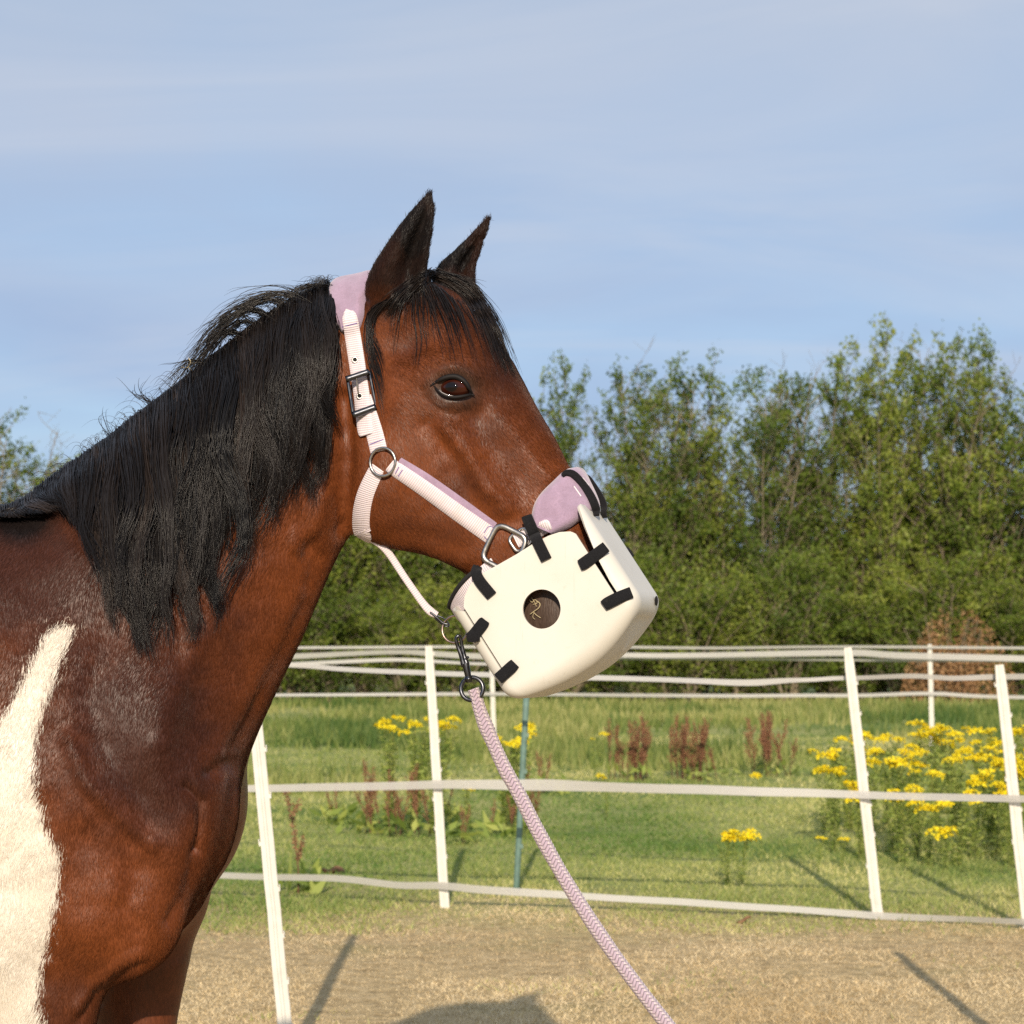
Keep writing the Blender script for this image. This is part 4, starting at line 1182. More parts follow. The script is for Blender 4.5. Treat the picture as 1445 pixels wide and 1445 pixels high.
# ------------------------------------------------------------------ grazing mask
SW = .073
C0 = P(790, 860, float(ymid(790)))
a3 = (P(790 + 82, 860 - 57, float(ymid(872))) - C0).normalized()
a3 = (a3 - L3 * a3.dot(L3)).normalized()
b3 = a3.cross(L3).normalized()
if b3.z > 0: b3 = -b3
def toab(px, py, l=-SW):
    """pixel ray meets the plane at lateral l; returns (a, b)"""
    d = (P(px, py, 1.0) - CAMP); q0 = C0 + L3 * l
    t = (q0 - CAMP).dot(L3) / d.dot(L3); q = CAMP + d * t - q0
    return q.dot(a3), q.dot(b3)
near_top = [(668, 893), (660, 876), (655, 858), (656, 842), (664, 825), (680, 810), (700, 799), (730, 782), (755, 766), (775, 756), (790, 751), (806, 750), (820, 757), (832, 771), (843, 791)]
nt_ab = [toab(*p) for p in near_top]
a_b = .5 * (nt_ab[0][0] + toab(732, 972)[0]); a_f = .5 * (nt_ab[-1][0] + toab(897, 880)[0])
b_end = toab(900, 884)[1]
b_end0 = b_end
b_bot = .5 * (toab(742, 984)[1] + toab(920, 872)[1])
RB, RF, RFL = .016, .020, .025
Amin, Amax = a_b - RB, a_f + RF
b_end = min(b_end0, b_bot - .016 - RFL - .004)
print('shell', a_b, a_f, b_end, b_bot, [round(q[0], 3) for q in nt_ab])
# half perimeter (near side) from back centre to front centre
per = []           # (a, l, btop, tag)
def bt_near(a): return float(np.interp(a, [q[0] for q in nt_ab], [q[1] for q in nt_ab]))
bk_top = toab(640, 852)[1]
for l in np.linspace(0, -(SW - RB), 10, endpoint=False): per.append((Amin, l, bk_top - .004 + .010 * (abs(l) / SW) ** 2))
for t in np.linspace(0, 1, 9): 
    g = t * math.pi / 2; per.append((Amin + RB - RB * math.cos(g), -(SW - RB) - RB * math.sin(g), bk_top + .006 + .012 * t ** 2))
slit_b = len(per) - 1                                  # gap between slit_b and slit_b+1
for a in np.r_[a_b + .0025, np.linspace(a_b + .007, a_f - .006, 84), a_f - .0035]: per.append((a, -SW, bt_near(a)))
slit_f = len(per) - 1
tong = [(0, toab(864, 818)[1]), (.002, toab(851, 792)[1]), (.006, toab(838, 768)[1]), (.0115, toab(826, 742)[1]), (.017, toab(821, 722)[1]), (.020, toab(821, 710)[1]), (.025, toab(826, 702)[1]), (.033, toab(832, 699)[1]), (.09, toab(834, 698)[1])]
sacc = 0; pl = None
arc = [(Amax - RF + RF * math.sin(g), -(SW - RF) - RF * math.cos(g)) for g in np.linspace(0.03, math.pi / 2, 14)]
fr_ = [(Amax, l) for l in np.linspace(-(SW - RF), 0, 16)[1:]]
for a, l in arc + fr_:
    if pl: sacc += math.hypot(a - pl[0], l - pl[1])
    pl = (a, l); per.append((a, l, float(np.interp(sacc, [q[0] for q in tong], [q[1] for q in tong]))))
half = len(per)
full = per + [(a, -l, (tong[-1][1] if a > a_f + .0005 else bt)) for a, l, bt in per[-2:0:-1]]
NP_ = len(full)
gaps = {(slit_b, slit_b + 1), (slit_f, slit_f + 1)}
mir_i = lambda i: (2 * (half - 1) - i) % NP_
gaps |= {(mir_i(j), mir_i(i)) for i, j in list(gaps)}
up_rows, low_rows, fil_rows = 26, 10, 10
V = []; rows = up_rows + low_rows + fil_rows + 6
ctr_a = (Amin + Amax) / 2
def bottom_b(a): 
    x = (a - ctr_a) / ((Amax - Amin) / 2); return b_bot + .018 * (1 - x * x) + (.002 * x * x if x < 0 else -.006 * x * x)
for r_ in range(rows):
    for a, l, bt in full:
        bb_ = bottom_b(a) - .010
        if r_ < up_rows: b = bt + (b_end - bt) * r_ / up_rows; sc_ = 1.0
        elif r_ < up_rows + low_rows: b = b_end + (bb_ - RFL - b_end) * (r_ - up_rows) / low_rows; sc_ = 1.0
        elif r_ < up_rows + low_rows + fil_rows:
            g = (r_ - up_rows - low_rows) / (fil_rows - 1) * math.pi / 2; b = bb_ - RFL + RFL * math.sin(g); sc_ = 1 - (1 - math.cos(g)) * RFL / SW
        else:
            k = (r_ - up_rows - low_rows - fil_rows + 1) / 6; b = bb_ + (bottom_b(ctr_a) - .010 - bb_) * k; sc_ = (1 - RFL / SW) * (1 - k)
            if r_ == rows - 1: sc_ = .02
        # belly: the panel bows slightly outwards between its edges, and flares to the top
        bow = 1 + .03 * math.sin(min(1, max(0, (b - bt) / max(.02, bb_ - bt))) * math.pi) * max(0, 1 - ((a - ctr_a) / ((Amax - Amin) / 2 - .018)) ** 4) if abs(l) > SW * .95 else 1
        in_ = (1 - sc_) * SW                                    # inward offset in metres
        aa = ctr_a + (a - ctr_a) * max(.02, 1 - in_ / ((Amax - Amin) / 2)) if sc_ > .5 else ctr_a + (a - ctr_a) * (1 - in_ / ((Amax - Amin) / 2)) * (1 if sc_ > .5 else 1)
        ll = l * sc_ * bow
        V.append(C0 + a3 * aa + L3 * ll + b3 * b)
F = []
for r_ in range(rows - 1):
    for i in range(NP_):
        j = (i + 1) % NP_
        if r_ < up_rows and (i, j) in gaps: continue
        F.append((r_ * NP_ + i, r_ * NP_ + j, (r_ + 1) * NP_ + j, (r_ + 1) * NP_ + i))
F.append(tuple((rows - 1) * NP_ + i for i in range(NP_)))
mask = empty('grazing_mask', tuple(C0 + b3 * .1), 'cream plastic grazing mask over the horse\'s muzzle, round hole in its side', 'mask')
ms_ = bpy.data.meshes.new('shell'); ms_.from_pydata([tuple(v) for v in V], [], F); ms_.update()
bq = bmesh.new(); bq.from_mesh(ms_); bmesh.ops.recalc_face_normals(bq, faces=bq.faces); bq.to_mesh(ms_); bq.free()
shell = bpy.data.objects.new('shell', ms_); COL.objects.link(shell)
m1 = shell.modifiers.new('s', 'SOLIDIFY'); m1.thickness = .0042; m1.offset = 0
cutters = []
def cutter(px, py, r, lside=-1):
    aa, bb_ = toab(px, py); c = C0 + a3 * aa + b3 * bb_ + L3 * (lside * SW)
    A = np.array([list(c - L3 * .03), list(c + L3 * .03)]); Vc, Fc = tube_np(A, r, 64)
    mc = bpy.data.meshes.new('c'); mc.from_pydata([tuple(v) for v in Vc], [], Fc); mc.update()
    oc = bpy.data.objects.new('c', mc); COL.objects.link(oc); cutters.append(oc); oc.hide_render = True
    mb = shell.modifiers.new('b', 'BOOLEAN'); mb.operation = 'DIFFERENCE'; mb.object = oc; mb.solver = 'EXACT'
cutter(765.5, 859.5, .0272, -1); cutter(765.5, 859.5, .0272, 1)
m3 = shell.modifiers.new('bv', 'BEVEL'); m3.width = .0010; m3.segments = 2; m3.limit_method = 'ANGLE'; m3.angle_limit = math.radians(50)
shm = evaluated(shell); shell.modifiers.clear(); old = shell.data; shell.data = shm; bpy.data.meshes.remove(old)
for c in cutters: bpy.data.objects.remove(c)
shm.name = 'shell'; shm.materials.clear(); shm.materials.append(M_shell)
shm.polygons.foreach_set('use_smooth', np.full(len(shm.polygons), True)); shm.set_sharp_from_angle(angle=math.radians(40))
own(shell, mask)
bpy.context.view_layer.update()
# black hook-and-loop straps
hal_meshes = [o for o in halter.children if o.type == 'MESH']
bvS = bvh_of([shell, body, pad2, nosew, side] + [o for o in hal_meshes if o.name.startswith('chin')])
def velcro(pts, lift=.0012, th=.0032, sm=1.6, mo=4, **k):
    o = pixribbon('fastening_strap', pts, bvS, lift, th, M_velcro, mask, m=9, sm=sm, step=1.6, rnd_=.55, minover=mo, **k); return o
velcro([(743, 728, 15), (746, 736, 16), (757, 761, 16), (771, 790, 16)])
velcro([(674, 800, 13), (672, 808, 15), (677, 820, 16), (694, 841, 16)])
velcro([(685, 875, 13), (682, 879, 17), (671, 893, 17), (664, 901, 18)])
velcro([(727, 936, 15), (722, 941, 17), (712, 950, 17), (703, 958, 17)])
velcro([(818, 798, 15), (824, 795, 17), (838, 785, 17), (855, 772, 16)])
velcro([(852, 855, 15), (858, 851, 17), (874, 843, 17), (891, 836, 16)])
o = velcro([(672, 892, 12), (668, 900, 20), (668, 906, 14)], lift=.005)
# strap arching over the nose pad and down to the front tongue
nv_ = velcro([(793, 671, 5), (799, 667, 8), (809, 669, 10), (822, 682, 10), (834, 700, 11), (841, 717, 11), (842, 728, 8)], lift=.003, sm=2.0, mo=1)
# same fastenings on the far side
for o in list(mask.children):
    if o.name.startswith('fastening_strap'): own(mirror_obj(o, mask), mask)
# small black clip on the front edge
V, F = ellipsoid((0, 0, 0), (.0025, .005, .007)); 
cpt = C0 + a3 * (Amax + .001) + L3 * .03 + b3 * (toab(913, 838)[1])
own(obj_pf('clip', [tuple(Vector(v) + cpt) for v in V], F, M_velcro), mask)

# straw caught in the hole
hb, _n = ray(765, 860, BVH)
wisp = empty('straw_wisp', tuple(P(752, 862, hb.y - .004)), 'thin forked straw stalk stuck behind the round hole of the mask', 'straw')
def curve_to(o_name, pts, r, mat, par, n=16):
    A = catmull([list(p) for p in pts], n); V, F = tube_np(A, r, 6); o = obj_pf(o_name, V, F, mat); own(o, par); return o
def sp(x, y, k=.003): 
    h, _ = ray(x, y, BVH); return P(x, y, h.y - k)
curve_to('stalk', [sp(748, 867), sp(753, 863), sp(760, 858), sp(762, 852), sp(756, 847)], .0007, M_straw, wisp)
curve_to('stalk', [sp(753, 864), sp(757, 868), sp(763, 872)], .0006, M_straw, wisp)
curve_to('stalk', [sp(753, 865), sp(752, 871), sp(755, 874)], .0004, M_straw, wisp)
w2 = empty('straw_wisp', tuple(sp(754, 848)), 'tiny curl of straw at the upper edge of the round mask hole', 'straw')
curve_to('stalk', [sp(747, 846), sp(751, 850), sp(755, 846), sp(758, 851), sp(752, 853)], .0005, M_straw, w2)
curve_to('stalk', [sp(750, 843), sp(754, 849), sp(757, 856)], .0004, M_straw, w2)
w3 = empty('straw_wisp', tuple(P(267, 510, YM - .03)), 'short twist of dry straw caught in the black mane', 'straw')
q3 = lambda x, y: P(x, y, YM - .028)
curve_to('stalk', [q3(266, 505), q3(269, 511), q3(266, 517), q3(270, 523)], .0007, M_straw, w3)
curve_to('stalk', [q3(256, 518), q3(263, 519), q3(267, 516)], .0005, M_straw, w3)

# ------------------------------------------------------------------ lead rope
yl = float(ymid(655)) - .006
lead = empty('lead_rope', (P(960, 1445, yl).x + .45, yl, 0), 'lilac and cream braided lead rope hanging from the halter by a dark metal clip', 'lead rope')
rp = [(668, 972), (671, 981), (681, 1013), (697, 1051), (713, 1086), (732, 1120), (758, 1171), (792, 1232), (827, 1289), (865, 1345), (905, 1399), (943, 1448), (1000, 1520), (1090, 1640), (1200, 1800), (1330, 1980)]
A = [list(P(x, y, yl - .0001 * i)) for i, (x, y) in enumerate(rp)]
g0 = A[-1]
A += [[g0[0] + .12, g0[1] + .01, .03], [g0[0] + .26, g0[1] + .03, .013], [g0[0] + .42, g0[1] + .10, .012], [g0[0] + .50, g0[1] + .25, .012], [g0[0] + .40, g0[1] + .36, .012], [g0[0] + .22, g0[1] + .30, .012]]
A = arclen_resample(catmull(A, 400), .0022)
n = len(A); ang_u = np.arange(n) * .0022
rad_ = .0100 * (1 + .0 * ang_u); rad_[:30] *= np.linspace(.80, 1, 30); 
rad_ = rad_ * (1 + .10 * np.exp(-((ang_u - .055) / .012) ** 2) - .05 * np.exp(-((ang_u - .09) / .012) ** 2) + .06 * np.exp(-((ang_u - .13) / .01) ** 2))
rad_ = rad_ * (1 + .02 * np.sin(ang_u * 37) + .015 * np.sin(ang_u * 83))
def braid(n_, ang):
    u = ang_u[:, None]; a = ang[None]
    return 1 + .035 * np.sin(2 * math.pi * u / .0060 + 1.6 * math.pi * np.abs(((a / math.pi * 2 + .25) % 1) - .5) * 2) + .03 * np.cos(a * 8)
V, F = tube_np(A, rad_, 28, False, (0, 1, 0), True, braid)
rope = obj_pf('rope', V, F, M_rope)
me = rope.data; uvl = me.uv_layers.new(name='UVMap'); ii = np.empty(len(me.loops), np.int32); me.loops.foreach_get('vertex_index', ii)
vv = (ii % 28) / 28.0; uu = (ii // 28) * .0022
uvl.data.foreach_set('uv', np.stack([uu, vv], 1).astype(np.float32).ravel())
own(rope, lead)
ring3('ring', P(666, 972, yl), .0165, .0031, M_gun, lead, (-.25, -1, .1), n=64, seg=12)
# bolt snap
def lt(nm, pts, r, mat=M_gun, par=lead, n=24, seg=12, dy=0):
    A = catmull([list(P(x, y, yl + dy + d)) for x, y, d in pts], n); rr2 = np.interp(np.linspace(0, 1, n), np.linspace(0, 1, len(r)), r); V, F = tube_np(A, rr2, seg); return own(obj_pf(nm, V, F, mat), par)
hk = lt('snap_hook', [(655, 941, 0), (651, 925, 0), (646, 912, 0), (643.5, 902, -.001), (646.5, 897.5, -.001), (650, 901, 0), (652, 912, .001), (655, 925, .001), (659, 938, 0)], [.0044, .0036, .0029, .0025, .0025, .0025, .0027, .0032, .0042], n=40)
o = lt('shank', [(657, 936, -.001), (659, 946, -.001), (661, 956, -.001)], [.0052, .0050, .0044]); 
o = lt('swivel', [(661, 954, -.001), (661.5, 958, -.001), (662, 963, -.001)], [.0050, .0066, .0042])
o = lt('thumb_stud', [(657, 930, -.003), (661, 927, -.005)], [.0016, .0020])

# ------------------------------------------------------------------ ground
def ground_z(x, y):
    f = np.clip((np.asarray(y, float) - 9.5) / 6, 0, 1)
    return (vnoise(np.asarray(x) * .35 + 40, np.asarray(y) * .35 + 9, 2) - .5) * .10 * f + (vnoise(np.asarray(x) * 2.3 + 40, np.asarray(y) * 2.3 + 9, 4) - .5) * .020
gxs = np.r_[-500, -300, -180, -110, -70, -45, np.linspace(-30, 30, 240), 45, 70, 110, 180, 300, 500]
gys = np.r_[-60, -30, -10, -4, np.linspace(-1, 62, 260), 75, 100, 150, 250, 400, 600]
GX, GY = np.meshgrid(gxs, gys); GZ = ground_z(GX, GY)
nxg, nyg = len(gxs), len(gys); idx = np.arange(nxg * nyg).reshape(nyg, nxg)
Fg = np.stack([idx[:-1, :-1], idx[:-1, 1:], idx[1:, 1:], idx[1:, :-1]], -1).reshape(-1, 4)
def edge_y(x): return 9.75 + .18 * np.sin(np.asarray(x) * 1.3 + .5) - .10 * np.asarray(x)
def mat_ground():
    m = Mat('ground'); m.set(rough=0.95, spec=0.1)
    ob = m.obj(); sep = m.n('ShaderNodeSeparateXYZ'); m.l(ob, sep.inputs[0])
    n1 = m.noise(1.1, 5, .6, ob); n2 = m.noise(14, 5, .65, ob); n3 = m.noise(90, 4, .7, ob); n4 = m.noise(.45, 4, .55, ob)
    e = m.math('ADD', m.math('ADD', sep.outputs[1], m.math('MULTIPLY', sep.outputs[0], .10)), m.math('MULTIPLY', m.math('SUBTRACT', n1, .5), 2.4))
    e = m.math('ADD', e, m.math('MULTIPLY', m.math('SUBTRACT', n2, .5), 1.2))
    g = m.rng(e, 8.7, 11.0)
    tan = m.ramp(n2, [(0.25, (.36, .26, .135)), (0.5, (.64, .49, .27)), (0.75, (.80, .63, .38))])
    n5 = m.noise(4.5, 5, .7, m.mapping(ob, (1, 2.2, 1)))
    tan = m.mix(m.rng(n5, .50, .68, 0, .6), tan, m.mix(1.0, tan, (.62, .58, .52), 'MULTIPLY'))
    tan = m.mix(m.rng(n1, .55, .72, 0, .45), tan, (.26, .26, .10))
    tan = m.mix(m.rng(n3, .3, .7, 0, .5), m.mix(1.0, tan, (.6, .58, .55), 'MULTIPLY'), m.mix(1.0, tan, (1.25, 1.25, 1.22), 'MULTIPLY'))
    grn = m.ramp(n2, [(0.25, (.17, .22, .060)), (0.55, (.36, .37, .13)), (0.8, (.56, .51, .25))])
    grn = m.mix(m.rng(n4, .50, .62, 0, .75), grn, (.085, .17, .035))
    grn = m.mix(m.rng(n1, .58, .75, 0, .5), grn, (.42, .38, .17))
    m.color(m.mix(g, tan, grn)); b = m.bump(n2, .7, .03); m.bump(n3, .6, .008, b); return m.m
ground = obj_np('ground', np.stack([GX, GY, GZ], -1).reshape(-1, 3), Fg, mat_ground()); tag(ground, kind='structure')

def rand_unit(n, rg, zb=0.0):
    v = rg.normal(0, 1, (n, 3)); v[:, 2] += zb; return v / np.linalg.norm(v, axis=1, keepdims=True)
def blades(name, n, d0, d1, h0, h1, w, mat, seed, xs=1.25, keep=None, power=1.0, lean=.5):
    rg = np.random.default_rng(seed)
    d = (d0 ** -power + rg.random(n) * (d1 ** -power - d0 ** -power)) ** (-1 / power)
    x = (rg.random(n) - .5) * 2 * (1445 / 2 / FP) * d * xs
    if keep is not None:
        k = keep(x, d, rg); x, d = x[k], d[k]; n = len(x)
    h = rg.uniform(h0, h1, n) * (.6 + .8 * vnoise(x * 2.0 + 50, d * 2.0, 6))
    az = rg.uniform(0, 6.283, n); wx, wy = np.cos(az) * w * d / 10, np.sin(az) * w * d / 10
    lx, ly = rg.normal(0, lean, n) * h, rg.normal(0, lean, n) * h
    z = ground_z(x, d) - .003
    a = np.stack([x - wx, d - wy, z], 1); b = np.stack([x + wx, d + wy, z], 1); c = np.stack([x + lx, d + ly, z + h], 1)
    V = np.stack([a, b, c], 1).reshape(-1, 3); F = np.arange(3 * n).reshape(n, 3)
    o = obj_np(name, V, F, mat, smooth=False)
    fattr(o.data, 'rnd', np.repeat(np.clip((vnoise(x * 1.2 + 9, d * .7, 12) * .5 + vnoise(x * .45 + 9, d * .3, 13) * .7 - .6) * 1.5 + .5 + .35 * np.clip((12.5 - d) / 2, 0, 1) + (rg.random(n) - .5) * .6, 0, 1), 3))
    return o
M_dry = mat_leaf('dry_grass', (.42, .31, .16), (.72, .55, .32), (.86, .71, .46), .15, .8)
M_grs = mat_leaf('green_grass', (.12, .21, .045), (.36, .39, .125), (.72, .64, .31), .35, .6)
M_weed = mat_leaf('weed_green', (.08, .14, .032), (.22, .26, .07), (.44, .42, .17), .35, .6)
kd = lambda x, d, rg: d + rg.normal(0, .6, len(d)) + (vnoise(x * 1.1, d * 1.1, 21) - .5) * 1.6 < edge_y(x)
kg = lambda x, d, rg: d + rg.normal(0, .55, len(d)) + (vnoise(x * 1.1, d * 1.1, 21) - .5) * 1.8 > edge_y(x) + .05
tag(blades('dry_grass', 210000, 6.0, 11.2, .004, .018, .0024, M_dry, 1, xs=1.8, keep=kd, lean=1.3), 'short parched straw coloured grass covering the near ground', 'grass', kind='stuff')
tag(blades('green_tufts', 5000, 6.6, 10.5, .010, .030, .004, M_grs, 77, keep=lambda x, d, rg: (vnoise(x * 1.6 + 7, d * 1.6, 77) > .74) & (rg.random(len(d)) < .8), lean=.8), 'sparse green tufts growing through the parched near ground', 'grass', kind='stuff')
g0_ = blades('green_grass', 220000, 8.9, 30, .010, .038, .0045, M_grs, 2, xs=1.8, keep=kg, power=.8, lean=.7)
tag(g0_, 'short green grass of the paddock beyond the near fence', 'grass', kind='stuff')
tw = blades('tall_grass', 110000, 17, 50, .05, .24, .006, M_weed, 3, xs=1.8, power=.3, lean=.25, keep=lambda x, d, rg: (vnoise(x * .5 + 3, d * .22, 31) + (d - 24) * .02 + rg.normal(0, .08, len(d))) > .55)
tag(tw, 'rough tall green grass and weeds in front of the hedge', 'grass', kind='stuff')

# ------------------------------------------------------------------ fence posts and tapes
def box_np(c, u, v, w):
    """box centre c, half vectors u,v,w"""
    c, u, v, w = map(np.array, (c, u, v, w))
    V = [c + a * u + b * v + k * w for a in (-1, 1) for b in (-1, 1) for k in (-1, 1)]
    F = [(0, 1, 3, 2), (4, 6, 7, 5), (0, 4, 5, 1), (2, 3, 7, 6), (0, 2, 6, 4), (1, 5, 7, 3)]
    return V, F
def post(base, top, w=.023, parent=None, seed=0, mat=None, lugs=True):
    rg = random.Random(seed)
    B, T = Vector(base), Vector(top); ax = (T - B).normalized(); X = Vector((1, .12 * rg.uniform(-1, 1), 0)); X = (X - ax * X.dot(ax)).normalized(); Y = ax.cross(X)
    H = (T - B).length; n = 14; V = []; prof = []
    # moulded section: flat face with a raised middle rib behind and rolled edges
    sec = [(-1, -.10), (-.92, -.32), (-.75, -.30), (-.30, -.16), (-.16, -.55), (.16, -.55), (.30, -.16), (.75, -.30), (.92, -.32), (1, -.10), (.95, .12), (.30, .16), (.2, .75), (-.2, .75), (-.30, .16), (-.95, .12)]
    for i in range(n):
        t = i / (n - 1); ww = w * (.94 + .10 * (1 - t)) * (1 if i < n - 1 else .8); wob = X * (rg.uniform(-1, 1) * .0010)
        for a, b in sec: V.append(B + ax * (H * t) + X * (a * ww) + Y * (b * ww * .62) + wob)
    k = len(sec); F = [(i * k + j, i * k + (j + 1) % k, (i + 1) * k + (j + 1) % k, (i + 1) * k + j) for i in range(n - 1) for j in range(k)]
    F += [tuple(range(k))[::-1], tuple((n - 1) * k + j for j in range(k))]
    o = obj_pf('post', V, F, mat or M_post, parent); o.data.set_sharp_from_angle(angle=math.radians(35))
    if lugs:
        s = 0
        for z in np.arange(.12, H - .03, .135):
            s = -s or 1; sd = 1 if rg.random() < .7 else -1
            c = B + ax * float(z) + X * (sd * w * 1.03)
            V1, F1 = box_np(c, X * w * .16, Y * w * .2, ax * .006); V2, F2 = box_np(c + X * (sd * w * .13) + ax * .007, X * w * .06, Y * w * .2, ax * .007)
            q = obj_pf('clip', V1 + V2, F1 + [tuple(i + 8 for i in f) for f in F2], mat or M_post, o, smooth=False)
    # step bar at the foot
    V1, F1 = box_np(B + ax * .012 + X * .028, X * .034, Y * .006, ax * .006); obj_pf('foot_bar', V1, F1, mat or M_post, o, smooth=False)
    return o
def tape(pts, parent, seed=0, thick=.0012, h=None):
    """pts (px,py,depth,height_px)"""
    rg = np.random.default_rng(seed); A = catmull(pts, len(pts) * 24); n = len(A)
    A[:, 1] += gsm(rg.normal(0, 1.1, (n, 1)), 6)[:, 0] * 1.5
    tw_ = gsm(rg.normal(0, 1, (n, 1)), 14)[:, 0] * 2.6
    s = np.linspace(-.5, .5, 5); hh = A[:, 3] * (.88 + .12 * np.cos(tw_ * 2))
    Y_ = A[:, 1][:, None] + hh[:, None] * s[None]; D = A[:, 2][:, None] + np.sin(tw_)[:, None] * s[None] * .018
    X = A[:, 0][:, None] + 0 * s[None]
    C = np.stack([(X - 722.5) / FP * D, D, CAMH + (915 - Y_) / FP * D], -1)
    nn = np.zeros_like(C); nn[..., 1] = -1
    U = np.r_[0, np.cumsum(np.linalg.norm(np.diff(C[:, 2], axis=0), axis=1))]
    return ribbon_mesh('tape', C, M_tape, parent, nn, thick, U, .9)
def PG(px, d): return Vector(((px - 722.5) / FP * d, d, float(ground_z((px - 722.5) / FP * d, d)) - .02))
fA = empty('tape_fence', (0, 9.9, 0), 'near white tape fence crossing the paddock with three leaning white posts', 'fence')
def fp(f, px, d, tx, ty, seed, w=.023):
    o = post(PG(px, d), P(tx, ty, d), w, None, seed); o.parent = f; o.matrix_parent_inverse = Matrix.Translation(f.location).inverted(); return o
fp(fA, 628, 9.86, 605, 911, 1, .0215); fp(fA, 1240, 9.40, 1196, 914, 2, .0235); fp(fA, 1452, 9.07, 1410, 938, 3, .0245); fp(fA, 60, 10.35, 30, 925, 4)
fo = .045
tape([(-60, 1228, 10.45 - fo, 9), (150, 1231, 10.3 - fo, 9), (330, 1236, 10.2 - fo, 9), (470, 1240, 10.05 - fo, 10), (560, 1249, 9.95 - fo, 10), (628, 1250, 9.86 - fo, 11), (700, 1257, 9.80 - fo, 11), (850, 1266, 9.7 - fo, 10), (1000, 1275, 9.6 - fo, 10), (1130, 1284, 9.5 - fo, 10), (1238, 1292, 9.40 - fo, 10), (1350, 1297, 9.25 - fo, 9), (1450, 1301, 9.07 - fo, 9), (1600, 1306, 8.9 - fo, 9)], fA, 5)
tape([(-60, 1118, 10.45 - fo, 10), (150, 1115, 10.3 - fo, 10), (340, 1113, 10.2 - fo, 10), (470, 1111, 10.05 - fo, 11), (618, 1108, 9.86 - fo, 12), (700, 1107, 9.8 - fo, 14), (770, 1108, 9.75 - fo, 16), (900, 1111, 9.65 - fo, 13), (1050, 1116, 9.5 - fo, 13), (1220, 1122, 9.40 - fo, 11), (1430, 1127, 9.07 - fo, 10), (1600, 1131, 8.9 - fo, 10)], fA, 6)
tape([(-60, 925, 10.45 + .03, 8), (200, 930, 10.3 + .03, 8), (410, 938, 10.15 + .03, 7), (480, 944, 10.05 + .03, 7), (607, 950, 9.86 + fo, 8), (700, 953, 9.8 + fo, 8), (850, 957, 9.7 + fo, 8), (960, 960, 9.6 + fo, 8), (1065, 963, 9.5 + fo, 9), (1130, 960, 9.45 + fo, 6), (1203, 957, 9.40 + fo, 6), (1290, 954, 9.25 + fo, 7), (1350, 957, 9.15 + fo, 7), (1413, 955, 9.07 + fo, 8), (1600, 952, 8.9 + fo, 9)], fA, 7)
# nearer posts: one beside the horse's chest, one outside the frame whose shadow lies on the ground
np_ = post(PG(408, 6.15), P(352, 925, 6.15), .0205, None, 8)
np_.name = 'fence_post'; tag(np_, 'white plastic post standing against the horse\'s chest, nearest to the camera', 'post')
op = post(PG(1545, 5.5), P(1490, 905, 5.5), .0215, None, 9)
op.name = 'fence_post'; tag(op, 'white plastic post outside the picture whose shadow reaches the lower right ground', 'post')
# green metal stake
gs = empty('metal_stake', tuple(PG(728, 10.4)), 'slim green metal stake leaning the other way under the grazing mask', 'stake')
B_, T_ = PG(728, 10.4), P(743, 980, 10.4); A = np.linspace(list(B_), list(T_), 12)
V, F = tube_np(A, .0155, 10); o = own(obj_pf('rod', V, F, M_greenpost), gs)
for z in (.25, .45, .62, .80):
    p = B_.lerp(T_, z); V1, F1 = box_np(p + Vector((.012, -.010, 0)), (.010, 0, 0), (0, .006, 0), (0, 0, .010)); own(obj_pf('insulator', V1, F1, M_greenpost, None, False), gs)
# middle tape run
fC = empty('tape_fence', (0, 17, 0), 'middle run of thick white tape at head height behind the near fence', 'fence')
for px, sd in ((180, 11), (1560, 13), (-460, 14)): fp(fC, px, 17, px - 6, 921, sd, .02)
tape([(-260, 930, 16.97, 8), (200, 930, 16.97, 8), (400, 927, 16.97, 8), (545, 920, 16.97, 7), (600, 922, 16.97, 8), (700, 927, 16.97, 8), (835, 924, 16.97, 7), (960, 925, 16.97, 7), (1190, 922, 16.97, 9), (1300, 926, 16.97, 9), (1700, 936, 16.97, 8)], fC, 21)
tape([(-260, 940, 17.04, 6), (200, 940, 17.04, 6), (400, 937, 17.04, 6), (555, 931, 17.04, 5), (700, 936, 17.04, 5), (835, 929, 17.04, 4), (1190, 931, 17.04, 4), (1700, 934, 17.04, 6)], fC, 22)
# far tape run
fB = empty('tape_fence', (0, 24, 0), 'far thin white tape fence in front of the hedge', 'fence')
for px, tx, sd, w in ((1316, 1312, 31, .026), (698, 693, 32, .026), (1000, 1000, 0, 0), (230, 230, 33, .024), (-300, -300, 34, .024), (1900, 1900, 35, .024)):
    if w: fp(fB, px, 24, tx, 909, sd, w)
tape([(-300, 913, 23.96, 3.4), (300, 914, 23.96, 3.4), (700, 913, 23.96, 3.4), (1000, 914.5, 23.96, 3.6), (1314, 913, 23.96, 3.6), (1900, 918, 23.96, 3.6)], fB, 23)
tape([(-300, 982, 23.96, 4.5), (300, 981, 23.96, 4.5), (700, 980, 23.96, 4.5), (1000, 982.5, 23.96, 4.8), (1200, 981, 23.96, 4.8), (1314, 979, 23.96, 5), (1440, 984, 23.96, 5), (1900, 988, 23.96, 5)], fB, 24)

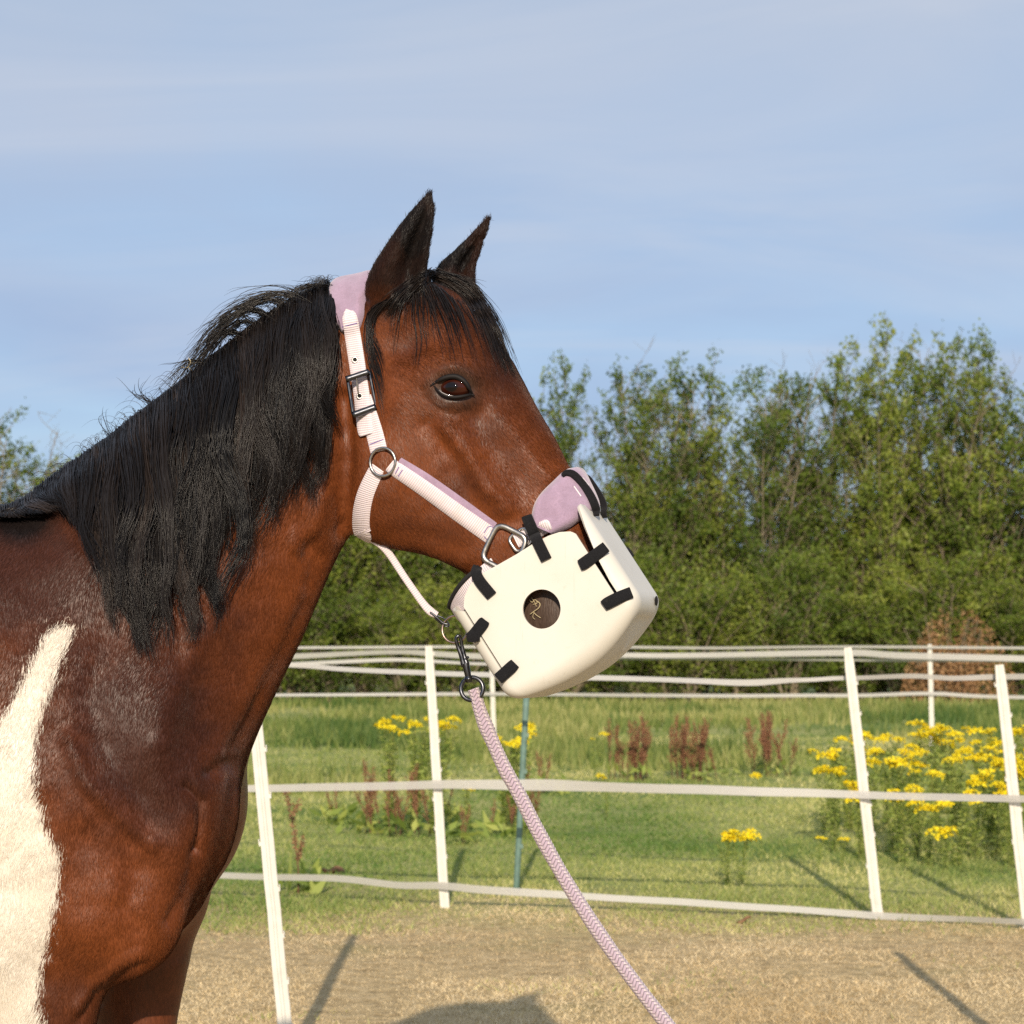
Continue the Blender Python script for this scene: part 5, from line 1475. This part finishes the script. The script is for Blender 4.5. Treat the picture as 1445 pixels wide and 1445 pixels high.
# ------------------------------------------------------------------ plants
def quads_leaf(C, L, Wd, dirs, ups, rnd):
    """diamond leaves, folded by nothing: 4 verts"""
    U = dirs * L[:, None]; S = np.cross(dirs, ups); S /= np.linalg.norm(S, axis=1, keepdims=True) + 1e-9; S = S * Wd[:, None]
    V = np.stack([C - U * .5, C + S * .5 - U * .05, C + U * .5, C - S * .5 - U * .05], 1)
    return V.reshape(-1, 3), np.arange(len(C) * 4).reshape(-1, 4), np.repeat(rnd, 4)
def leaf_obj(name, C, L, Wd, mat, rg, zb=0.0, rnd=None, bias=None):
    n = len(C); dirs = rand_unit(n, rg, zb)
    if bias is not None: dirs = dirs + bias; dirs /= np.linalg.norm(dirs, axis=1, keepdims=True)
    V, F, r_ = quads_leaf(C, L, Wd, dirs, rand_unit(n, rg), rnd if rnd is not None else rg.random(n))
    me = mesh_np(name, V, F, False, [mat]); fattr(me, 'rnd', r_); return me
def merge_tubes(paths, radii, seg=5):
    V = []; F = []; o = 0
    for A, r in zip(paths, radii):
        v, f = tube_np(np.array(A), r, seg, False, (.3, 1, .1), False); V.append(v); F += [[i + o for i in q] for q in f]; o += len(v)
    return np.concatenate(V), F
M_yel = mat_leaf('ragwort_yellow', (.72, .52, .004), (.90, .72, .010), (.95, .82, .04), .2, .7)
M_rst = mat_leaf('ragwort_leaf', (.12, .18, .035), (.27, .34, .075), (.46, .48, .13), .35, .6)
M_stem = mat_plain('weed_stem', (.13, .15, .045), .7, .3, .3, 12)
M_stemr = mat_plain('red_stem', (.13, .055, .035), .7, .3, .3, 12)
M_dock = mat_leaf('dock_seed', (.16, .062, .036), (.31, .14, .078), (.44, .25, .13), .15, .7)
# flower heads: flat-topped clusters of small domed flowers
def head_mesh(seed, R0):
    rg = np.random.default_rng(seed); n = int(46 * (R0 / .06) ** 2)
    a = rg.uniform(0, 6.283, n); r = R0 * np.sqrt(rg.random(n)); cx, cy = r * np.cos(a), r * np.sin(a); cz = -r * r / R0 * .35 + rg.normal(0, .008, n)
    V = []; F = []; q = []
    t = np.arange(6) * math.pi / 3
    for x, y, z in zip(cx, cy, cz):
        s = rg.uniform(.008, .0125); o = len(V); tx, ty = rg.normal(0, .35, 2)
        for k in t: V.append((x + s * math.cos(k), y + s * math.sin(k), z + s * (math.cos(k) * tx + math.sin(k) * ty) - .002))
        V.append((x, y, z + s * .45)); F += [(o + k, o + (k + 1) % 6, o + 6) for k in range(6)]; q += [rg.random()] * 7
    me = mesh_np('flower_head', V, F, False, [M_yel]); fattr(me, 'rnd', q); return me
HEADS = [head_mesh(50 + i, r) for i, r in enumerate((.045, .060, .075, .052))]
def ragwort_mesh(seed, h, ns):
    rg = np.random.default_rng(seed); paths = []; rad = []; tips = []; LC = []; LB = []
    for s in range(ns):
        a = rg.uniform(0, 6.283); ln = rg.uniform(.05, .22) * h; hh = h * rg.uniform(.72, 1.0); b = np.array((rg.normal(0, .03), rg.normal(0, .03), -.02))
        t = np.linspace(0, 1, 9)[:, None]; A = b + np.array((math.cos(a) * ln, math.sin(a) * ln, hh)) * np.hstack([t ** 1.4, t ** 1.4, t]); A[:, :2] += rg.normal(0, .006, (9, 2)); paths.append(A); rad.append(np.linspace(.0055, .0025, 9))
        tips.append(A[-1])
        for k in range(rg.integers(2, 5)):
            i = rg.integers(5, 8); a2 = rg.uniform(0, 6.283); l2 = rg.uniform(.10, .22) * h; q0 = A[i]; q1 = q0 + np.array((math.cos(a2) * l2 * .6, math.sin(a2) * l2 * .6, l2 * .8)); paths.append(np.linspace(q0, q1, 4)); rad.append(np.linspace(.003, .0016, 4)); tips.append(q1)
        m_ = 130
        tt = rg.random(m_) ** .8 * .93; base = np.stack([np.interp(tt, np.linspace(0, 1, 9), A[:, j]) for j in range(3)], 1); az = rg.uniform(0, 6.283, m_)
        dv = np.stack([np.cos(az), np.sin(az), rg.uniform(-.1, .8, m_)], 1); LC.append(base + dv * rg.uniform(.01, .06, (m_, 1))); LB.append(dv)
    V, F = merge_tubes(paths, rad)
    ms = bpy.data.meshes.new('stem'); ms.from_pydata(V.tolist(), [], F); ms.update(); ms.materials.append(M_stem)
    C = np.concatenate(LC); Bv = np.concatenate(LB); n = len(C)
    ml = leaf_obj('leaves', C, rg.uniform(.03, .085, n), rg.uniform(.010, .024, n), M_rst, rg, 0, None, Bv * 1.5)
    return ms, ml, tips
RAG = {}
def ragwort(px, d, ty, seed, label, group=None, ns=4, heads=99, hs=1.0, sc_=1.0):
    h = (CAMH + (915 - ty) / FP * d)
    key = (seed % 7, ns); 
    if key not in RAG: RAG[key] = ragwort_mesh(300 + seed % 7 + ns * 10, 1.0, ns)
    ms, ml, tips = RAG[key]; g = PG(px, d); rg = random.Random(seed)
    e = empty('ragwort', (g.x, g.y, g.z + .02), label, 'ragwort', group); e.rotation_euler = (0, 0, rg.uniform(0, 6.28)); e.scale = (h * .95 * sc_, h * .95 * sc_, h * .97)
    for nm, m in (('stem', ms), ('leaves', ml)): o = bpy.data.objects.new(nm, m); link(o, e)
    for k, tpt in enumerate(sorted(tips, key=lambda q: -q[2])[:heads]):
        o = bpy.data.objects.new('flower_head', HEADS[(seed + k) % 4]); link(o, e); o.location = (tpt[0], tpt[1], tpt[2] + .004)
        s_ = rg.uniform(.8, 1.25) * hs / max(h, .35); o.scale = (s_, s_, s_); o.rotation_euler = (rg.uniform(-.2, .2), rg.uniform(-.2, .2), rg.uniform(0, 6))
    return e
GR = 'ragwort plants in the big flowering clump'
LR = 'yellow flowering ragwort plant crowded in the clump between the two right posts'
clump = [(1165, 13.6, 1052), (1180, 12.6, 1075), (1200, 13.9, 1020), (1232, 13.8, 1016), (1215, 12.2, 1100), (1262, 12.6, 1048), (1250, 14.0, 1030), (1290, 13.9, 1014), (1296, 12.4, 1062), (1275, 12.0, 1085),
         (1322, 13.6, 1022), (1345, 13.9, 1020), (1330, 12.6, 1052), (1312, 11.9, 1120), (1362, 12.9, 1048), (1385, 13.8, 1014), (1378, 12.3, 1075), (1398, 13.0, 1032), (1410, 12.4, 1062), (1420, 13.9, 1022),
         (1436, 12.7, 1040), (1445, 12.1, 1068), (1460, 13.4, 1016), (1480, 12.6, 1030), (1350, 11.9, 1095), (1428, 11.8, 1100)]
ORD = 'first second third fourth fifth sixth seventh eighth ninth tenth eleventh twelfth thirteenth fourteenth fifteenth sixteenth seventeenth eighteenth nineteenth twentieth twenty-first twenty-second twenty-third twenty-fourth'.split()
def rlab(i):
    row = lambda d: 'back' if d >= 13.4 else ('middle' if d >= 12.5 else 'front')
    me_ = row(clump[i][1]); order = sorted([q for q in clump if row(q[1]) == me_])
    return f'{ORD[order.index(clump[i])]} yellow ragwort from the left in the {me_} row of the big clump'
for i, (px, d, ty) in enumerate(clump): ragwort(px, d, ty, 11 + i * 3, rlab(i), GR, 4 + i % 3, heads=4 + i * 7 % 6, hs=.80)
ragwort(1331, 11.6, 1148, 5, 'short ragwort with one yellow head standing in front of the big clump', None, 3, 2)
ragwort(1026, 10.7, 1172, 2, 'small ragwort with two flowering stems alone on the grass left of the clump', None, 4, 5, .8)
ragwort(1045, 10.75, 1168, 9, 'low yellow ragwort stem touching the small one on the open grass', None, 3, 5, .8)
ragwort(548, 14.0, 1010, 20, 'yellow ragwort left of the white post under the horse\'s chin', None, 5, 5, .9)
ragwort(585, 14.2, 996, 23, 'tallest yellow ragwort directly behind the white post below the chin', None, 6, 6, .9)
ragwort(612, 13.9, 1004, 26, 'yellow ragwort showing on both sides of the white post below the chin', None, 5, 5, .9)
ragwort(716, 14.2, 998, 29, 'yellow ragwort right beside the lead rope\'s upper end', None, 6, 6, .9)
ragwort(735, 14.4, 1003, 33, 'yellow ragwort behind the green metal stake', None, 4, 4, .9)
ragwort(1070, 17.0, 1084, 36, 'small ragwort with one yellow tuft in front of the rusty docks', None, 2, 2)
ragwort(842, 18.0, 1036, 38, 'thin ragwort with a few yellow dots right of the green stake', None, 2, 3, .6)
ragwort(855, 15.0, 1086, 41, 'low single headed ragwort right of the lead rope', None, 2, 1, .8)
ragwort(660, 14.0, 1088, 44, 'low ragwort with a yellow dot between white post and rope', None, 2, 2, .7)
ragwort(1155, 11.4, 1176, 46, 'tiny yellow ragwort just left of the second white post', None, 2, 2, .6)
ragwort(1188, 11.6, 1166, 49, 'tiny ragwort almost touching the second white post', None, 2, 2, .6)
# docks: rusty seed spikes
def spike_mesh(seed):
    rg = np.random.default_rng(seed); t = np.linspace(0, 1, 10)[:, None]; ln = rg.normal(0, .08, 2)
    A = np.hstack([t ** 1.5 * ln[0] + rg.normal(0, .004, (10, 1)), t ** 1.5 * ln[1] + rg.normal(0, .004, (10, 1)), t]); V, F = merge_tubes([A], [np.linspace(.006, .002, 10)])
    paths = [A]; rad = [np.linspace(.006, .002, 10)]; C = []
    for k in range(7):
        i = rg.integers(3, 8); a = rg.uniform(0, 6.28); q1 = A[i] + np.array((math.cos(a) * .06, math.sin(a) * .06, rg.uniform(.12, .25))); paths.append(np.linspace(A[i], q1, 4)); rad.append(np.full(4, .002))
        tt = rg.random(45)[:, None]; C.append(A[i] * (1 - tt) + q1 * tt + rg.normal(0, .010, (45, 3)))
    tt = .35 + .65 * rg.random(130); C.append(np.stack([np.interp(tt, t[:, 0], A[:, j]) for j in range(3)], 1) + rg.normal(0, .013, (130, 3)))
    V, F = merge_tubes(paths, rad); ms = bpy.data.meshes.new('stem'); ms.from_pydata(V.tolist(), [], F); ms.update(); ms.materials.append(M_stemr)
    C = np.concatenate(C); n = len(C); return ms, leaf_obj('seed_spike', C, rg.uniform(.014, .030, n), rg.uniform(.010, .018, n), M_dock, rg)
SPK = [spike_mesh(400 + i) for i in range(6)]
def dock(px, d, ty, ns, spread, seed, label):
    h = CAMH + (915 - ty) / FP * d; g = PG(px, d); rg = random.Random(seed); e = empty('dock_plant', (g.x, g.y, g.z + .01), label, 'dock')
    for k in range(ns):
        ms, ml = SPK[(seed + k) % 6]; x, y = rg.gauss(0, spread), rg.gauss(0, spread); s_ = h * rg.uniform(.55, 1.0)
        o = bpy.data.objects.new('stem', ms); link(o, e); o.location = (x, y, 0); o.scale = (h, h, s_); o.rotation_euler = (rg.gauss(0, .06), rg.gauss(0, .06) + x * .5, rg.uniform(0, 6.28))
        q = bpy.data.objects.new('seed_spike', ml); link(q, o)
    rg2 = np.random.default_rng(seed); n = 26; C = np.stack([rg2.normal(0, spread + .05, n), rg2.normal(0, spread + .05, n), rg2.uniform(.01, .14, n)], 1)
    ob_ = bpy.data.objects.new('basal_leaves', leaf_obj('basal_leaves', C, rg2.uniform(.08, .18, n), rg2.uniform(.03, .05, n), M_rst, rg2, .3)); link(ob_, e)
dock(896, 19, 1006, 18, .075, 1, 'rusty dock clump farthest left of the three dense ones in mid field')
dock(980, 19, 1010, 22, .085, 2, 'dense rusty dock clump in the middle of the three in mid field')
dock(1086, 19.5, 1002, 15, .085, 3, 'looser brown dock clump nearest the ragwort in mid field')
dock(521, 13.9, 1066, 6, .05, 4, 'upright red brown dock left of the first white post')
dock(572, 13.7, 1072, 8, .08, 5, 'leaning red brown dock just left of the first white post')
dock(421, 10.5, 1062, 1, .01, 6, 'single tall thin dock stalk right of the nearest post')
dock(742, 14.5, 1068, 5, .05, 7, 'dark red dock behind the lead rope and the green stake')
dock(716, 13.8, 1102, 4, .05, 8, 'short red dock left of the green stake at rope height')
dock(472, 14.6, 1085, 2, .03, 9, 'faint thin brown dock between the nearest post and the first white post')
dock(657, 13.0, 1120, 2, .02, 10, 'low brown dock stem just right of the first white post')
dock(634, 14.5, 1085, 1, .02, 12, 'single brown dock stem touching the first white post')
dock(765, 17, 1060, 3, .04, 13, 'thin brown dock a little right of the green stake')
# ------------------------------------------------------------------ hedge trees
M_leafA = mat_leaf('hedge_leaf', (.045, .080, .012), (.13, .185, .024), (.29, .32, .055), .32, .5, .45)
M_bark = mat_plain('bark', (.22, .18, .125), .85, .2, .35, 3)
def tree_mesh(seed, H, R0, nst, dens, bare=0.0, leafs=.138, low=.0):
    rg = np.random.default_rng(seed); paths = []; rad = []; C = []
    for s in range(nst):
        a = rg.uniform(0, 6.283); lean = rg.uniform(.15, 1) * R0 * .85; hh = H * rg.uniform(.74, 1.0) if s else H
        n = 16; t = np.linspace(0, 1, n); wob = gsm(rg.normal(0, 1, (n, 2)), 2) * .22
        A = np.stack([math.cos(a) * lean * t ** 1.25 + wob[:, 0] * t + rg.normal(0, .12), math.sin(a) * lean * t ** 1.25 + wob[:, 1] * t + rg.normal(0, .12), t * hh - .1], 1)
        paths.append(A); rad.append(np.linspace(.045, .008, n))
        nb = int(hh * 3.4)
        for b in range(nb):
            tb = low + (1 - low) * (b + rg.random()) / nb; p = np.array([np.interp(tb, t, A[:, j]) for j in range(3)])
            a2 = rg.uniform(0, 6.283); L = (1.15 * (1 - tb) ** .5 + .72) * rg.uniform(.5, 1.1) * R0 / 1.6; up = rg.uniform(.5, 1.4)
            dv = np.array((math.cos(a2), math.sin(a2), up)); dv /= np.linalg.norm(dv); tt = np.linspace(0, 1, 6)[:, None]
            Bp = p + dv * L * tt + np.array((0, 0, .18 * L)) * tt ** 2 + gsm(rg.normal(0, .10, (6, 3)), 1) * tt
            paths.append(Bp); rad.append(np.linspace(.013, .004, 6))
            isb = rg.random() < bare * (tb * 1.3)
            for k in range(3):
                ft = rg.uniform(.35, 1); q = p + (Bp[-1] - p) * ft; d2 = rand_unit(1, rg, .7)[0]; q1 = q + d2 * rg.uniform(.25, .55)
                paths.append(np.linspace(q, q1, 3)); rad.append(np.array([.005, .004, .003]))
                if isb: continue
                m_ = int(dens * rg.uniform(.6, 1.4)); u = rg.random((m_, 1)); C.append(q * (1 - u) + q1 * u + rg.normal(0, .085, (m_, 3)))
            if not isb:
                m_ = int(dens * .8); u = rg.random((m_, 1)) ** .7; C.append(p + (Bp[-1] - p) * u + rg.normal(0, .10, (m_, 3)))
    V, F = merge_tubes(paths, rad, 4); mt = bpy.data.meshes.new('trunk'); mt.from_pydata(V.tolist(), [], F); mt.update(); mt.materials.append(M_bark)
    mt.polygons.foreach_set('use_smooth', np.full(len(mt.polygons), True))
    C = np.concatenate(C); n = len(C); cl = vnoise(C[:, 0] * 1.3 + 30, C[:, 2] * 1.3, seed) * .5 + rg.random(n) * .5
    ml = leaf_obj('crown', C, rg.uniform(.6, 1.2, n) * leafs, rg.uniform(.6, 1.1, n) * leafs * .55, M_leafA, rg, .2, np.clip(cl, 0, 1))
    return mt, ml
TR = [tree_mesh(900, 8, 2.1, 6, 24, .15), tree_mesh(901, 8, 1.9, 5, 22, .5), tree_mesh(902, 8, 2.3, 7, 24, .25), tree_mesh(903, 8, 1.8, 5, 24, .2), tree_mesh(904, 8, 1.9, 5, 14, .85)]
BU = [tree_mesh(910, 3, 1.7, 8, 30, 0, .11), tree_mesh(911, 2.6, 1.9, 9, 30, 0, .10)]
def tree(px, d, ty, k, label, group=None, wide=1.0, rz=0, protos=TR, H0=8.0, nm='hedge_tree', cat='tree'):
    h = CAMH + (915 - ty) / FP * d; g = PG(px, d); e = empty(nm, (g.x, g.y, 0), label, cat, group); e.rotation_euler = (0, 0, rz); e.scale = (wide, wide, h * (.955 if H0 > 5 else 1) / H0)
    mt, ml = protos[k]
    link(bpy.data.objects.new('trunk', mt), e); link(bpy.data.objects.new('crown', ml), e)
T_ = [(742, 50, 545, 3, 'green tree half hidden by the horse\'s forehead', .6), (780, 49, 500, 3, 'rounded green treetop just right of the horse\'s forehead', .55), (822, 51, 655, 4, 'bare twiggy tree in the gap right of the forehead tree', .6),
      (852, 50, 632, 4, 'low pale twiggy tree at the lowest dip of the hedge', .55), (896, 49.5, 540, 0, 'leafy tree just right of the lowest dip in the hedge', .55), (935, 50, 522, 2, 'broad tree above the front corner of the grazing mask', .85),
      (975, 50.5, 522, 0, 'tree with a flat green top left of the thinner bare branches', .8), (1012, 50, 552, 1, 'sparser tree with bare pale branches in the hedge\'s middle', .8), (1050, 51, 556, 4, 'thin bare topped tree between two leafier ones', .8),
      (1075, 49.5, 498, 1, 'tall narrow leafy top left of the hedge\'s highest spire', .8), (1118, 50, 512, 1, 'open tree with a pale forked trunk, left of the spire', .9), (1160, 50.5, 538, 2, 'dense rounded tree directly left of the highest spire', .8),
      (1205, 50, 478, 3, 'tall tree leaning against the highest spire from the left', .8), (1236, 49.5, 447, 3, 'highest spire of the hedge, above the second white post', .75), (1282, 50.5, 498, 0, 'tree in the notch between the hedge\'s two highest tops', .85),
      (1325, 50, 522, 2, 'wide leafy tree right of the highest spire', .9), (1368, 49.5, 462, 0, 'second highest treetop, right of the spire', .8), (1402, 51, 518, 0, 'lower leafy treetop near the hedge\'s far end', .85),
      (1440, 50, 478, 3, 'treetop cut off by the picture\'s edge, above the third white post', 1.0)]
rr3 = random.Random(4)
for px, d, ty, k, lb, w in T_: tree(px, d, ty, k, lb, None, w, rr3.uniform(0, 6.28))
tree(6, 47, 562, 4, 'pale twiggy treetop at the picture\'s edge above the horse\'s back', None, .8, 1.0)
tree(62, 50, 628, 3, 'low round green treetop behind the horse\'s withers', None, .8, 2.0)
tree(96, 51, 636, 0, 'small green treetop where the mane meets the withers', None, .7, 2.6)
GH = 'hedge trees hidden behind the horse or beyond the frame'; LH = 'green hedge tree mostly hidden behind the horse or outside the picture'
for px, ty in ((-60, 600), (-120, 560), (150, 680), (195, 660), (240, 650), (290, 640), (335, 640), (380, 620), (425, 600), (470, 560), (515, 560), (560, 570), (605, 560), (650, 560), (700, 560), (1495, 520), (1550, 500), (1600, 530)):
    tree(px, 50 + rr3.uniform(-1, 1), ty, rr3.choice((0, 1, 2, 3)), LH, GH, .85, rr3.uniform(0, 6.28))
GS2 = 'trees in the back row of the hedge'; LS2 = 'darker tree in the back row filling the hedge behind the front trunks'
for i in range(26):
    px = -80 + i * 66; ty = 690 + rr3.uniform(-40, 30)
    tree(px, 53.5 + rr3.uniform(-.8, .8), ty, (0, 2, 3)[i % 3], LS2, GS2, 1.1, rr3.uniform(0, 6.28))
GB = 'leafy bushes along the foot of the hedge'; LB_ = 'low dense green bush at the shaded foot of the hedge'
for i in range(34):
    px = -90 + i * 46.5 + rr3.uniform(-12, 12); tree(px, 47.6 + rr3.uniform(-.9, .9), 840 + rr3.uniform(-50, 45), i % 2, (f'{ORD[33 - i]} low green bush along the hedge foot counted from the right edge' if 10 < i < 34 and 33 - i < 24 else LB_), GB, rr3.uniform(.8, 1.1), rr3.uniform(0, 6.28), BU, 3.0, 'hedge_bush', 'bush')
# dead brown bramble
M_brn = mat_leaf('dead_leaf_mass', (.17, .085, .040), (.34, .19, .09), (.48, .30, .15), .2, .7)
e = empty('dead_bush', tuple(PG(1345, 44.8)), 'dead brown bush in the hedge behind the right posts', 'bush')
rg = np.random.default_rng(66); n = 5200; a = rg.uniform(0, 6.28, n); ph = rg.random(n) ** .5
lump = 1 + .35 * np.sin(a * 3 + 1) * ph
C = np.stack([np.cos(a) * 1.05 * ph * lump, np.sin(a) * .55 * ph, (1 - ph ** 2) ** .5 * 1.7 * rg.random(n) ** .45 * (1 + .25 * np.cos(a * 2))], 1)
link(bpy.data.objects.new('crown', leaf_obj('crown', C, rg.uniform(.05, .12, n), rg.uniform(.025, .06, n), M_brn, rg)), e)
pt = []; rd = []
for k in range(24):
    q = np.array((rg.normal(0, .45), rg.normal(0, .2), rg.uniform(1.0, 1.9))); pt.append(np.linspace((q[0] * .3, q[1] * .3, 0), q, 4) + gsm(rg.normal(0, .05, (4, 3)), 1)); rd.append(np.linspace(.02, .006, 4))
V, F = merge_tubes(pt, rd, 4); obj_pf('stem', V, F, M_bark, e)
# a few dead leaves and droppings on the short grass
M_dl = mat_plain('dead_leaf', (.24, .13, .07), .8, .2, .3, 40)
for px, d, lb, s_ in ((470, 11.3, 'curled rusty dead leaf on the grass left of the first white post', .05), (1050, 9.25, 'small brown clod on the dry ground right of the rope', .026), (792, 11.0, 'pale dead leaf on the grass right of the rope', .035)):
    g = PG(px, d); V, F = ellipsoid((0, 0, .028), (s_ * 1.2, s_ * .6, s_ * .32), None, 12, 7); V = [(v[0] * (1 + .25 * math.sin(v[1] * 90)), v[1], v[2] + .012 * math.sin(v[0] * 70)) for v in V]
    o = obj_pf('dead_leaf' if 'leaf' in lb else 'clod', V, F, M_dl); o.location = (g.x, g.y, g.z + .01); tag(o, lb, 'leaf' if 'leaf' in lb else 'clod')
